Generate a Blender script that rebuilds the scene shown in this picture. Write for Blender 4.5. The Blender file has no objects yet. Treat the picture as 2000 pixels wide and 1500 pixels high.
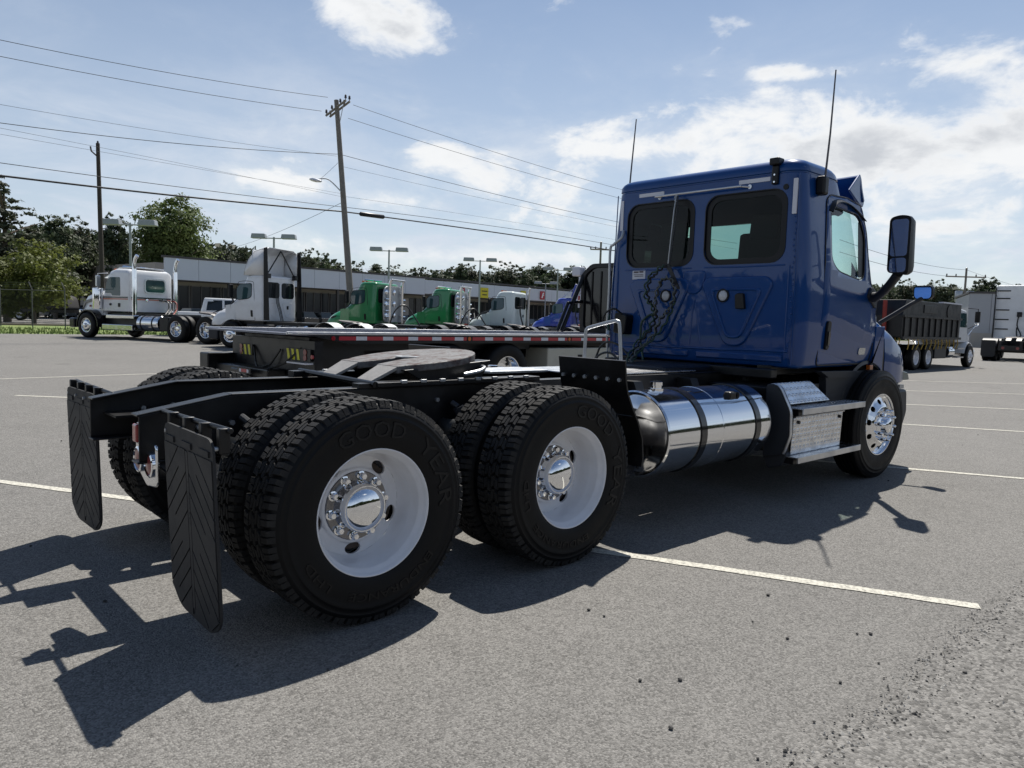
import bpy, bmesh, math, random
from mathutils import Vector, Matrix, noise as mnoise
R_ = math.radians
random.seed(7)
SC = bpy.context.scene
COL = SC.collection

# ------------------------------------------------------------------ camera
FPX = 1451.10
cam_pos = Vector((-1.8126, -4.0616, 1.4179))
yaw, pitch, roll = R_(47.3923), R_(-4.935), R_(1.7105)
fwd = Vector((math.cos(yaw)*math.cos(pitch), math.sin(yaw)*math.cos(pitch), math.sin(pitch)))
rgt = Vector((math.sin(yaw), -math.cos(yaw), 0))
upv = rgt.cross(fwd)
RGT = math.cos(roll)*rgt + math.sin(roll)*upv
UPV = -math.sin(roll)*rgt + math.cos(roll)*upv
cd = bpy.data.cameras.new('camera'); cam = bpy.data.objects.new('camera', cd); COL.objects.link(cam)
M = Matrix((RGT, UPV, -fwd)).transposed().to_4x4(); M.translation = cam_pos
cam.matrix_world = M
cd.sensor_fit = 'HORIZONTAL'; cd.sensor_width = 36; cd.lens = 36*FPX/2000
cd.clip_start = 0.05; cd.clip_end = 6000
SC.camera = cam

def at(u, v, f):          # measured point of the photograph at a forward distance, in metres
    return cam_pos + (fwd + RGT*((u-1000)/FPX) + UPV*((750-v)/FPX))*f

# ------------------------------------------------------------------ light
SUN = Vector((0.535, 0.295, 1.0)).normalized()
sun_el = math.asin(SUN.z); sun_az = math.atan2(SUN.x, SUN.y)
ld = bpy.data.lights.new('sun', 'SUN'); ld.energy = 5.0; ld.angle = R_(0.53); ld.color = (1, .955, .88)
sun = bpy.data.objects.new('sun', ld); COL.objects.link(sun)
sun.rotation_euler = SUN.to_track_quat('Z', 'Y').to_euler(); sun.location = (0, 0, 40)
SC.view_settings.view_transform = 'Standard'; SC.view_settings.look = 'None'
SC.view_settings.gamma = 1; SC.view_settings.use_curve_mapping = False
SC.view_settings.exposure = 0.42
CY = SC.cycles if hasattr(SC, 'cycles') else None

# ------------------------------------------------------------------ sky
W = bpy.data.worlds.new('World'); SC.world = W; W.use_nodes = True
nt = W.node_tree; nt.nodes.clear(); NN = nt.nodes; LK = nt.links
def _in(node, i, v):
    if v is None: return
    if hasattr(v, 'is_output'): LK.new(v, node.inputs[i])
    else: node.inputs[i].default_value = v
def mth(op, a, b=None, c=None):
    n = NN.new('ShaderNodeMath'); n.operation = op
    _in(n, 0, a); _in(n, 1, b); _in(n, 2, c); return n.outputs[0]
def mixc(f, a, b):
    n = NN.new('ShaderNodeMix'); n.data_type = 'RGBA'
    _in(n, 0, f); _in(n, 6, a); _in(n, 7, b); return n.outputs[2]
def sstep(x, a, b):
    n = NN.new('ShaderNodeMapRange'); n.interpolation_type = 'SMOOTHSTEP'; n.clamp = True
    _in(n, 0, x); _in(n, 1, a); _in(n, 2, b); n.inputs[3].default_value = 0; n.inputs[4].default_value = 1
    return n.outputs[0]
sky = NN.new('ShaderNodeTexSky'); sky.sky_type = 'NISHITA'; sky.sun_disc = False
sky.sun_elevation = sun_el; sky.sun_rotation = sun_az
sky.air_density = 1.0; sky.dust_density = 0.15; sky.ozone_density = 1.6
tc = NN.new('ShaderNodeTexCoord')
nrm = NN.new('ShaderNodeVectorMath'); nrm.operation = 'NORMALIZE'; LK.new(tc.outputs['Generated'], nrm.inputs[0])
sep = NN.new('ShaderNodeSeparateXYZ'); LK.new(nrm.outputs[0], sep.inputs[0])
dx, dy, dz = sep.outputs
az = mth('ARCTAN2', dy, dx); el = mth('ARCSINE', dz)
# cloud-layer coordinates: a flat layer seen from below
den = mth('ADD', mth('MAXIMUM', dz, 0.0), 0.13)
cmb = NN.new('ShaderNodeCombineXYZ'); _in(cmb, 0, mth('DIVIDE', dx, den)); _in(cmb, 1, mth('DIVIDE', dy, den)); cmb.inputs[2].default_value = 0.37
cm2 = NN.new('ShaderNodeCombineXYZ'); _in(cm2, 0, mth('MULTIPLY', az, 1.0)); _in(cm2, 1, mth('MULTIPLY', el, 1.9)); cm2.inputs[2].default_value = 1.3
def noi(vec, sc, det, ro, off=0.0, dist=0.0):
    n = NN.new('ShaderNodeTexNoise'); n.noise_dimensions = '4D'; LK.new(vec, n.inputs['Vector'])
    n.inputs['W'].default_value = off; n.inputs['Scale'].default_value = sc; n.inputs['Detail'].default_value = det
    n.inputs['Roughness'].default_value = ro; n.inputs['Distortion'].default_value = dist
    return n.outputs['Fac']
nA = noi(cm2.outputs[0], 9.0, 10, .60, .2, .25)        # billows
nB = noi(cm2.outputs[0], 2.3, 4, .5, 3.1)              # where clouds gather, everywhere on the dome
nC = noi(cmb.outputs[0], 1.6, 9, .62, 5.0, .6)         # thin veil
nD = noi(cm2.outputs[0], 6.0, 7, .55, 8.3, .2)         # grey undersides
blobs = [  # photo u, v, half width, half height (px), weight: the banks of cloud that stand in this sky
 (745, 15, 120, 52, .52), (1690, 300, 360, 90, .44), (1560, 225, 200, 48, .42), (1950, 270, 190, 110, .42), (1800, 430, 300, 70, .24), (1150, 330, 330, 60, .30),
 (1220, 290, 190, 42, .42), (850, 312, 85, 34, .42), (1010, 350, 240, 50, .34), (1620, 138, 140, 16, .34), (1680, 180, 120, 22, .22),
 (560, 352, 120, 30, .36), (760, 390, 90, 22, .34), (700, 365, 70, 22, .26), (470, 305, 45, 12, .24), (570, 312, 30, 12, .24),
 (1000, 500, 320, 20, .26), (1850, 440, 130, 25, .30), (1820, 375, 290, 65, .36), (760, 490, 180, 22, .22), (1300, 420, 300, 60, .30)]
acc = None
for (u, v, su, sv, w) in blobs:
    d = (fwd + RGT*((u-1000)/FPX) + UPV*((750-v)/FPX)).normalized()
    a0, e0 = math.atan2(d.y, d.x), math.asin(d.z)
    t1 = mth('DIVIDE', mth('SUBTRACT', az, a0), su/FPX); t2 = mth('DIVIDE', mth('SUBTRACT', el, e0), sv/FPX)
    q = mth('ADD', mth('MULTIPLY', t1, t1), mth('MULTIPLY', t2, t2))
    g = mth('MULTIPLY', mth('EXPONENT', mth('MULTIPLY', q, -0.7)), w)
    acc = g if acc is None else mth('MAXIMUM', acc, g)
general = mth('MULTIPLY', sstep(nB, .55, .75), .34)
# away from the part of the sky that the blobs describe, the general field takes over
dcen = (fwd*1 + UPV*.27).normalized()
dn = NN.new('ShaderNodeVectorMath'); dn.operation = 'DOT_PRODUCT'; LK.new(nrm.outputs[0], dn.inputs[0]); dn.inputs[1].default_value = dcen
outw = sstep(dn.outputs['Value'], .84, .70)
bias = mth('MAXIMUM', acc, mth('MULTIPLY', general, outw))
dens = mth('ADD', mth('MULTIPLY', mth('SUBTRACT', nA, .5), 1.25), bias)
alpha = sstep(dens, .05, .40)
veil = mth('MULTIPLY', sstep(nC, .40, .80), mth('MULTIPLY', sstep(el, .46, .06), .72))
veil = mth('ADD', veil, mth('MULTIPLY', sstep(el, .62, .0), .60)); veil = mth('MINIMUM', veil, .9)
a_all = mth('MAXIMUM', alpha, veil)
thick = mth('MULTIPLY', sstep(dens, .30, .62), sstep(nD, .42, .60))
CW = (9.8, 9.95, 10.1, 1); CG = (6.2, 6.5, 7.0, 1); CV = (7.2, 7.9, 9.0, 1)
ccol = mixc(thick, CW, CG)
ccol = mixc(alpha, CV, ccol)
tint = NN.new('ShaderNodeMix'); tint.data_type = 'RGBA'; tint.blend_type = 'MULTIPLY'; tint.inputs[0].default_value = 1
LK.new(sky.outputs[0], tint.inputs[6]); tint.inputs[7].default_value = (1.0, 1.0, 1.0, 1)
fin = mixc(a_all, tint.outputs[2], ccol)
bg = NN.new('ShaderNodeBackground'); LK.new(fin, bg.inputs[0]); bg.inputs[1].default_value = .070
wo = NN.new('ShaderNodeOutputWorld'); LK.new(bg.outputs[0], wo.inputs[0])

# ------------------------------------------------------------------ materials
def mat(name, color, rough=.5, metal=0.0, coat=0.0, spec=.5, var=0.0, vscale=6.0, bump=0.0, bscale=60.0, dirt=None, dscale=3.0, damt=.5, emit=None):
    m = bpy.data.materials.new(name); m.use_nodes = True; t = m.node_tree; b = t.nodes['Principled BSDF']
    b.inputs['Roughness'].default_value = rough; b.inputs['Metallic'].default_value = metal
    b.inputs['Coat Weight'].default_value = coat; b.inputs['Coat Roughness'].default_value = .03
    b.inputs['Specular IOR Level'].default_value = spec
    c = (*color, 1); b.inputs['Base Color'].default_value = c
    co = t.nodes.new('ShaderNodeTexCoord')
    last = None
    n = t.nodes.new('ShaderNodeTexNoise'); n.inputs['Scale'].default_value = vscale; n.inputs['Detail'].default_value = 6
    t.links.new(co.outputs['Object'], n.inputs['Vector'])
    mx = t.nodes.new('ShaderNodeMix'); mx.data_type = 'RGBA'
    v = max(var, .04)
    mx.inputs[6].default_value = tuple(max(0, x*(1-v)) for x in color)+(1,); mx.inputs[7].default_value = tuple(min(1, x*(1+v)) for x in color)+(1,)
    t.links.new(n.outputs['Fac'], mx.inputs[0]); last = mx.outputs[2]
    if dirt:
        n2 = t.nodes.new('ShaderNodeTexNoise'); n2.inputs['Scale'].default_value = dscale; n2.inputs['Detail'].default_value = 8; n2.inputs['Roughness'].default_value = .65
        t.links.new(co.outputs['Object'], n2.inputs['Vector'])
        mr = t.nodes.new('ShaderNodeMapRange'); mr.inputs[1].default_value = .45; mr.inputs[2].default_value = .72; mr.inputs[3].default_value = 0; mr.inputs[4].default_value = damt
        t.links.new(n2.outputs['Fac'], mr.inputs[0])
        m2 = t.nodes.new('ShaderNodeMix'); m2.data_type = 'RGBA'; t.links.new(mr.outputs[0], m2.inputs[0]); t.links.new(last, m2.inputs[6]); m2.inputs[7].default_value = (*dirt, 1)
        last = m2.outputs[2]
        m3 = t.nodes.new('ShaderNodeMath'); m3.operation = 'MULTIPLY_ADD'; t.links.new(mr.outputs[0], m3.inputs[0]); m3.inputs[1].default_value = .5; m3.inputs[2].default_value = rough
        t.links.new(m3.outputs[0], b.inputs['Roughness'])
    t.links.new(last, b.inputs['Base Color'])
    if bump:
        nb = t.nodes.new('ShaderNodeTexNoise'); nb.inputs['Scale'].default_value = bscale; nb.inputs['Detail'].default_value = 4
        t.links.new(co.outputs['Object'], nb.inputs['Vector'])
        bp = t.nodes.new('ShaderNodeBump'); bp.inputs['Strength'].default_value = bump; bp.inputs['Distance'].default_value = .01
        t.links.new(nb.outputs['Fac'], bp.inputs['Height']); t.links.new(bp.outputs[0], b.inputs['Normal'])
    if emit:
        b.inputs['Emission Color'].default_value = (*emit, 1); b.inputs['Emission Strength'].default_value = 1
    return m
def glass(name, tint, refl_rough=.01, ior=1.5):
    m = bpy.data.materials.new(name); m.use_nodes = True; t = m.node_tree; t.nodes.clear()
    o = t.nodes.new('ShaderNodeOutputMaterial'); tr = t.nodes.new('ShaderNodeBsdfTransparent'); tr.inputs[0].default_value = (*tint, 1)
    gl = t.nodes.new('ShaderNodeBsdfGlossy'); gl.inputs['Roughness'].default_value = refl_rough
    fr = t.nodes.new('ShaderNodeFresnel'); fr.inputs[0].default_value = ior
    mx = t.nodes.new('ShaderNodeMixShader'); t.links.new(fr.outputs[0], mx.inputs[0]); t.links.new(tr.outputs[0], mx.inputs[1]); t.links.new(gl.outputs[0], mx.inputs[2])
    t.links.new(mx.outputs[0], o.inputs[0]); return m
def diamond(name, color, rough):
    """polished tread plate: crossed raised lozenges as fine relief"""
    m = mat(name, color, rough, 1.0, var=.12, vscale=14, dirt=(.12, .11, .10), dscale=9, damt=.35)
    t = m.node_tree; b = t.nodes['Principled BSDF']; co = t.nodes.new('ShaderNodeTexCoord')
    hs = []
    for s in (1, -1):
        mp = t.nodes.new('ShaderNodeMapping'); mp.inputs['Rotation'].default_value = (0, 0, s*R_(45)); t.links.new(co.outputs['Object'], mp.inputs[0])
        w = t.nodes.new('ShaderNodeTexVoronoi'); w.inputs['Scale'].default_value = 22; mp.inputs['Scale'].default_value = (1, 2.6, 1); w.inputs['Randomness'].default_value = 0.0
        mp.inputs['Location'].default_value = (.02*s, .01, 0)
        t.links.new(mp.outputs[0], w.inputs['Vector']); hs.append(w.outputs['Distance'])
    mi = t.nodes.new('ShaderNodeMath'); mi.operation = 'MINIMUM'; t.links.new(hs[0], mi.inputs[0]); t.links.new(hs[1], mi.inputs[1])
    mr = t.nodes.new('ShaderNodeMapRange'); mr.inputs[1].default_value = .22; mr.inputs[2].default_value = .34; mr.inputs[3].default_value = 1; mr.inputs[4].default_value = 0; t.links.new(mi.outputs[0], mr.inputs[0])
    bp = t.nodes.new('ShaderNodeBump'); bp.inputs['Strength'].default_value = .8; bp.inputs['Distance'].default_value = .004; t.links.new(mr.outputs[0], bp.inputs['Height']); t.links.new(bp.outputs[0], b.inputs['Normal'])
    return m

BLUE = mat('blue_paint', (.0035, .046, .185), .35, 0, .65, .15, .05, 2, dirt=(.03, .045, .10), dscale=2.2, damt=.10)
BLUE2 = mat('bright_blue_paint', (.012, .04, .34), .3, 0, .8)
GREEN = mat('green_paint', (.008, .20, .055), .32, 0, .8)
WHITEP = mat('white_paint', (.74, .75, .76), .32, 0, .6, dirt=(.5, .48, .44), dscale=2, damt=.25)
WHEELW = mat('white_wheel_paint', (.80, .80, .82), .28, 0, .3, dirt=(.55, .52, .48), dscale=5, damt=.25)
WHITE2 = mat('greenish_white_paint', (.70, .76, .73), .32, 0, .6)
BLACK = mat('black_frame_paint', (.005, .005, .006), .34, 0, 0, .4, .2, 8, dirt=(.022, .021, .02), dscale=4, damt=.4)
BLACKG = mat('gloss_black_paint', (.008, .008, .010), .16, 0, .3)
PLAST = mat('dark_grey_plastic', (.026, .028, .033), .48, 0, 0, .35, .15, 5, .08, 300)
PLASTB = mat('black_plastic', (.005, .005, .006), .4, 0, 0, .35)
RUBBER = mat('tyre_rubber', (.005, .005, .0055), .5, 0, 0, .2, .25, 6, .12, 140, dirt=(.016, .015, .014), dscale=5, damt=.3)
TREADR = mat('tread_rubber', (.017, .0165, .016), .7, 0, 0, .3, .3, 8, .2, 120, dirt=(.055, .051, .046), dscale=9, damt=.7)
RUBLET = mat('lettering_rubber', (.006, .006, .0065), .42, 0, 0, .3)
FLAP = mat('mud_flap_rubber', (.028, .028, .029), .6, 0, 0, .3, .2, 5, .06, 200, dirt=(.036, .034, .032), dscale=4, damt=.4)
ALU = mat('polished_aluminium', (.80, .81, .83), .075, 1.0, var=.05, vscale=3, dirt=(.55, .54, .52), dscale=3, damt=.12)
ALUR = mat('brushed_aluminium', (.62, .63, .65), .30, 1.0, var=.1, vscale=9, dirt=(.3, .29, .28), dscale=5, damt=.4)
CHROME = mat('chrome', (.86, .87, .89), .03, 1.0)
STEEL = mat('galvanised_steel', (.42, .43, .44), .42, .8, var=.2, vscale=12)
TREAD = diamond('tread_plate', (.72, .73, .75), .22)
STEELW = mat('worn_fifth_wheel_steel', (.15, .147, .145), .55, .2, 0, .3, .3, 20, .35, 45, dirt=(.060, .022, .019), dscale=13, damt=.9)
STEELR = mat('ramp_steel', (.30, .285, .265), .5, .3, 0, .5, .25, 16, .2, 60)
GLASSR = glass('dark_tinted_glass', (.30, .46, .42), ior=1.28)
GLASSG = glass('green_tinted_glass', (.76, .93, .88), ior=1.42)
GLASSD = mat('dark_window_glass', (.012, .016, .018), .04, 0, 0, .6)
GLASST = mat('teal_window_glass', (.03, .07, .075), .05, 0, 0, .7)
INTER = mat('cab_interior_grey', (.016, .016, .018), .85, var=.15)
SEAT = mat('seat_fabric', (.02, .02, .022), .9, var=.2)
REFLW = mat('reflective_white_tape', (.62, .62, .66), .35, 0, .2)
REDL = mat('red_lens', (.30, .012, .015), .2, 0, .6)
REDD = mat('dull_red_lens', (.22, .045, .04), .3, 0, .4)
AMBER = mat('amber_lens', (.55, .13, .02), .25, 0, .4)
REDT = mat('red_reflective_tape', (.42, .02, .03), .35, 0, .2)
YELL = mat('yellow_reflective', (.62, .60, .03), .5)
ORANGE = mat('orange_stripe_paint', (.55, .13, .06), .4)
REDM = mat('red_painted_steel', (.26, .025, .015), .55, dirt=(.10, .03, .02), dscale=3, damt=.6)
HOSEK = mat('black_hose_rubber', (.014, .015, .015), .45)
HOSEG = mat('green_cable_jacket', (.016, .045, .028), .45)
PAPER = mat('sticker_paper', (.55, .56, .60), .5)
INK = mat('sticker_ink', (.08, .06, .07), .6)
WOODP = mat('weathered_pole_wood', (.19, .17, .145), .85, var=.3, vscale=5, bump=.3, bscale=30)
WOODD = mat('dark_creosote_pole_wood', (.045, .035, .030), .85, var=.3, vscale=5, bump=.3, bscale=30)
WIRE = mat('wire_jacket', (.02, .02, .022), .6)
INSUL = mat('insulator_porcelain', (.05, .04, .04), .3)
BEIGE = mat('beige_toolbox_paint', (.44, .43, .36), .4, dirt=(.3, .28, .24), damt=.4)
DECK = mat('steel_deck', (.13, .14, .18), .36, .6, 0, .5, .3, 14, .25, 50)
DUMPB = mat('dump_body_black', (.006, .006, .007), .4, 0, 0, .4, .3, 3, dirt=(.03, .028, .026), dscale=3, damt=.5)
STRAP = mat('gold_strap_webbing', (.42, .27, .04), .7)
FASCIA = mat('fascia_panel_white', (.58, .61, .67), .5, var=.05, vscale=.6)
ROOFD = mat('roof_edge_dark', (.06, .055, .055), .6)
STORE = mat('storefront_dark_glass', (.02, .022, .025), .15)
MULL = mat('mullion_bronze', (.06, .055, .05), .5)
WALLT = mat('tan_stucco_wall', (.36, .33, .29), .85, var=.1, vscale=1.5)
WALLG = mat('grey_metal_wall', (.36, .37, .39), .55, var=.08, vscale=1)
SIGNR = mat('red_sign_panel', (.40, .03, .05), .45)
SIGNY = mat('yellow_sign_panel', (.62, .52, .02), .5)
SIGNW = mat('white_sign_print', (.8, .8, .8), .5)
BARK = mat('bark', (.10, .078, .06), .9, var=.3, vscale=6, bump=.4, bscale=20)
STONE = mat('dark_stone_chip', (.05, .048, .045), .8, var=.3)
def leafmat(name, c):
    m = bpy.data.materials.new(name); m.use_nodes = True; t = m.node_tree; b = t.nodes['Principled BSDF']
    b.inputs['Roughness'].default_value = .6; b.inputs['Specular IOR Level'].default_value = .3
    oi = t.nodes.new('ShaderNodeObjectInfo'); co = t.nodes.new('ShaderNodeTexCoord'); n = t.nodes.new('ShaderNodeTexNoise'); n.inputs['Scale'].default_value = .9; n.inputs['Detail'].default_value = 5
    t.links.new(co.outputs['Object'], n.inputs['Vector'])
    cr = t.nodes.new('ShaderNodeMix'); cr.data_type = 'RGBA'; cr.inputs[6].default_value = tuple(x*.5 for x in c)+(1,); cr.inputs[7].default_value = tuple(x*1.6 for x in c)+(1,)
    t.links.new(n.outputs['Fac'], cr.inputs[0])
    hv = t.nodes.new('ShaderNodeHueSaturation'); mr = t.nodes.new('ShaderNodeMapRange'); mr.inputs[3].default_value = .7; mr.inputs[4].default_value = 1.3; t.links.new(oi.outputs['Random'], mr.inputs[0]); t.links.new(mr.outputs[0], hv.inputs['Value'])
    t.links.new(cr.outputs[2], hv.inputs['Color']); t.links.new(hv.outputs[0], b.inputs['Base Color'])
    tl = t.nodes.new('ShaderNodeBsdfTranslucent'); t.links.new(hv.outputs[0], tl.inputs[0]); mx = t.nodes.new('ShaderNodeMixShader'); mx.inputs[0].default_value = .35
    t.links.new(b.outputs[0], mx.inputs[1]); t.links.new(tl.outputs[0], mx.inputs[2]); t.links.new(mx.outputs[0], t.nodes['Material Output'].inputs[0])
    return m
LEAF = leafmat('broadleaf_foliage', (.085, .115, .035)); LEAFD = leafmat('dark_foliage', (.052, .072, .034))
LEAFY = leafmat('yellow_green_foliage', (.125, .145, .035)); LEAFP = leafmat('pine_foliage', (.044, .062, .032))
LEAFC = leafmat('greyed_foliage', (.068, .082, .046))

# ------------------------------------------------------------------ mesh kit
class MB:
    def __init__(s): s.v = []; s.f = []; s.m = []
    def add(s, vs, fs, mi=0):
        o = len(s.v); s.v += [tuple(p) for p in vs]; s.f += [tuple(i+o for i in f) for f in fs]; s.m += [mi]*len(fs); return s
    def box(s, x0, x1, y0, y1, z0, z1, mi=0):
        return s.add([(x0,y0,z0),(x1,y0,z0),(x1,y1,z0),(x0,y1,z0),(x0,y0,z1),(x1,y0,z1),(x1,y1,z1),(x0,y1,z1)],
                     [(0,3,2,1),(4,5,6,7),(0,1,5,4),(1,2,6,5),(2,3,7,6),(3,0,4,7)], mi)
    def prism(s, poly, d0, d1, axis='y', mi=0):
        """poly of 2D points; axis y -> (x,z), x -> (y,z), z -> (x,y)"""
        def P(p, d): return {'y': (p[0], d, p[1]), 'x': (d, p[0], p[1]), 'z': (p[0], p[1], d)}[axis]
        n = len(poly); vs = [P(p, d0) for p in poly]+[P(p, d1) for p in poly]
        fs = [tuple(range(n)), tuple(range(2*n-1, n-1, -1))]+[(i, i+n, (i+1) % n+n, (i+1) % n) for i in range(n)]
        return s.add(vs, fs, mi)
    def ring(s, outer, inner, d0, d1, axis='y', mi=0):
        def P(p, d): return {'y': (p[0], d, p[1]), 'x': (d, p[0], p[1]), 'z': (p[0], p[1], d)}[axis]
        n = len(outer); vs = [P(p, d0) for p in outer]+[P(p, d0) for p in inner]+[P(p, d1) for p in outer]+[P(p, d1) for p in inner]
        fs = []
        for i in range(n):
            j = (i+1) % n
            fs += [(i, j, j+n, i+n), (i+2*n, i+3*n, j+3*n, j+2*n), (i, i+2*n, j+2*n, j), (i+n, j+n, j+3*n, i+3*n)]
        return s.add(vs, fs, mi)
    def tube(s, pts, r, n=8, mi=0, caps=True):
        pts = [Vector(p) for p in pts]; k = len(pts); rs = r if isinstance(r, (list, tuple)) else [r]*k
        vs = []; ref = None
        for i, p in enumerate(pts):
            t = (pts[min(i+1, k-1)]-pts[max(i-1, 0)]).normalized()
            if ref is None: ref = t.orthogonal().normalized()
            a = (ref-t*ref.dot(t)); a = a.normalized() if a.length > 1e-6 else t.orthogonal().normalized(); ref = a
            b = t.cross(a)
            vs += [p+(a*math.cos(2*math.pi*j/n)+b*math.sin(2*math.pi*j/n))*rs[i] for j in range(n)]
        fs = [(i*n+j, i*n+(j+1) % n, (i+1)*n+(j+1) % n, (i+1)*n+j) for i in range(k-1) for j in range(n)]
        if caps: fs += [tuple(range(n-1, -1, -1)), tuple(range((k-1)*n, k*n))]
        return s.add(vs, fs, mi)
    def lathe(s, prof, c=(0,0,0), axis='y', n=32, mi=0, a0=0, a1=2*math.pi, closed=True):
        """prof: (radius, along) pairs"""
        full = abs(a1-a0-2*math.pi) < 1e-6; m = n if full else n+1; k = len(prof); vs = []
        for i in range(m):
            a = a0+(a1-a0)*i/n; ca, sa = math.cos(a), math.sin(a)
            for (r, h) in prof:
                if axis == 'y': p = (c[0]+r*ca, c[1]+h, c[2]+r*sa)
                elif axis == 'x': p = (c[0]+h, c[1]+r*ca, c[2]+r*sa)
                else: p = (c[0]+r*ca, c[1]+r*sa, c[2]+h)
                vs.append(p)
        fs = []
        for i in range(n):
            j = (i+1) % m
            for q in range(k-1): fs.append((i*k+q, j*k+q, j*k+q+1, i*k+q+1))
        return s.add(vs, fs, mi)
    def cyl(s, p0, p1, r, n=16, mi=0): return s.tube([p0, p1], r, n, mi)
    def loft(s, secs, mi=0, cap0=True, cap1=True, closed=True):
        n = len(secs[0]); vs = [p for q in secs for p in q]; e = n if closed else n-1
        fs = [(i*n+j, i*n+(j+1) % n, (i+1)*n+(j+1) % n, (i+1)*n+j) for i in range(len(secs)-1) for j in range(e)]
        if cap0: fs.append(tuple(range(n-1, -1, -1)))
        if cap1: fs.append(tuple(range((len(secs)-1)*n, len(secs)*n)))
        return s.add(vs, fs, mi)
    def mesh(s, name, mats, smooth=None):
        me = bpy.data.meshes.new(name); me.from_pydata([tuple(v) for v in s.v], [], s.f)
        for m in (mats if isinstance(mats, (list, tuple)) else [mats]): me.materials.append(m)
        if any(s.m): me.polygons.foreach_set('material_index', s.m)
        bm = bmesh.new(); bm.from_mesh(me); bmesh.ops.recalc_face_normals(bm, faces=bm.faces); bm.to_mesh(me); bm.free()
        if smooth:
            me.polygons.foreach_set('use_smooth', [True]*len(me.polygons)); me.set_sharp_from_angle(angle=R_(smooth))
        me.update(); return me
def link(name, me, parent=None, loc=None, rot=None):
    o = bpy.data.objects.new(name, me); COL.objects.link(o)
    if parent is not None: o.parent = parent
    if loc is not None: o.location = loc
    if rot is not None: o.rotation_euler = rot
    return o
def obj(name, mb, mats, parent=None, smooth=40, bevel=0, loc=None, rot=None, seg=2):
    o = link(name, mb.mesh(name, mats, smooth), parent, loc, rot)
    if bevel:
        b = o.modifiers.new('bevel', 'BEVEL'); b.width = bevel; b.segments = seg; b.limit_method = 'ANGLE'; b.angle_limit = R_(40); b.harden_normals = False
    return o
def tag(o, label=None, cat=None, group=None, kind=None):
    if label: o['label'] = label
    if cat: o['category'] = cat
    if group: o['group'] = group
    if kind: o['kind'] = kind
    return o
def empty(name, label, cat, loc=(0,0,0), rz=0, sc=1, group=None):
    o = bpy.data.objects.new(name, None); COL.objects.link(o); o.empty_display_size = .3
    o.location = loc; o.rotation_euler = (0, 0, rz); o.scale = (sc, sc, sc); return tag(o, label, cat, group)
def copy_tree(o, parent=None):
    c = o.copy(); COL.objects.link(c)
    if parent is not None: c.parent = parent
    for ch in list(o.children): copy_tree(ch, c)
    return c
def rrect(x0, x1, z0, z1, r, n=5):
    rr = r if isinstance(r, (list, tuple)) else [r]*4
    out = []
    for (cx, cz, a, q) in ((x1-rr[0], z1-rr[0], 0, rr[0]), (x0+rr[1], z1-rr[1], 90, rr[1]), (x0+rr[2], z0+rr[2], 180, rr[2]), (x1-rr[3], z0+rr[3], 270, rr[3])):
        out += [(cx+q*math.cos(R_(a+90*i/n)), cz+q*math.sin(R_(a+90*i/n))) for i in range(n+1)]
    return out
def rpoly(pts, r, n=4):
    """polygon with every corner rounded"""
    out = []; k = len(pts)
    for i in range(k):
        p = Vector(pts[i]).to_2d(); a = Vector(pts[i-1]).to_2d()-p; b = Vector(pts[(i+1) % k]).to_2d()-p
        q = min(r, a.length*.45, b.length*.45); pa = p+a.normalized()*q; pb = p+b.normalized()*q
        for j in range(n+1):
            t = j/n; v = pa*(1-t)**2+p*2*t*(1-t)+pb*t*t; out.append((v.x, v.y))
    return out
def shrink(poly, d):
    c = Vector((sum(p[0] for p in poly)/len(poly), sum(p[1] for p in poly)/len(poly))); out = []
    for p in poly:
        w = Vector(p)-c; out.append(tuple(c+w*(1-d/max(w.length, d*1.01))))
    return out
def lerp(tab, x):
    if x <= tab[0][0]: return tab[0][1]
    for (a, b), (c, d) in zip(tab, tab[1:]):
        if x <= c: return b+(d-b)*(x-a)/(c-a)
    return tab[-1][1]
def spline(pts, n=8):
    P = [Vector(p) for p in pts]; out = []
    for i in range(len(P)-1):
        a, b, c, d = P[max(i-1, 0)], P[i], P[i+1], P[min(i+2, len(P)-1)]
        for j in range(n):
            t = j/n; out.append(.5*((2*b)+(c-a)*t+(2*a-5*b+4*c-d)*t*t+(3*b-a-3*c+d)*t**3))
    return out+[P[-1]]
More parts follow.
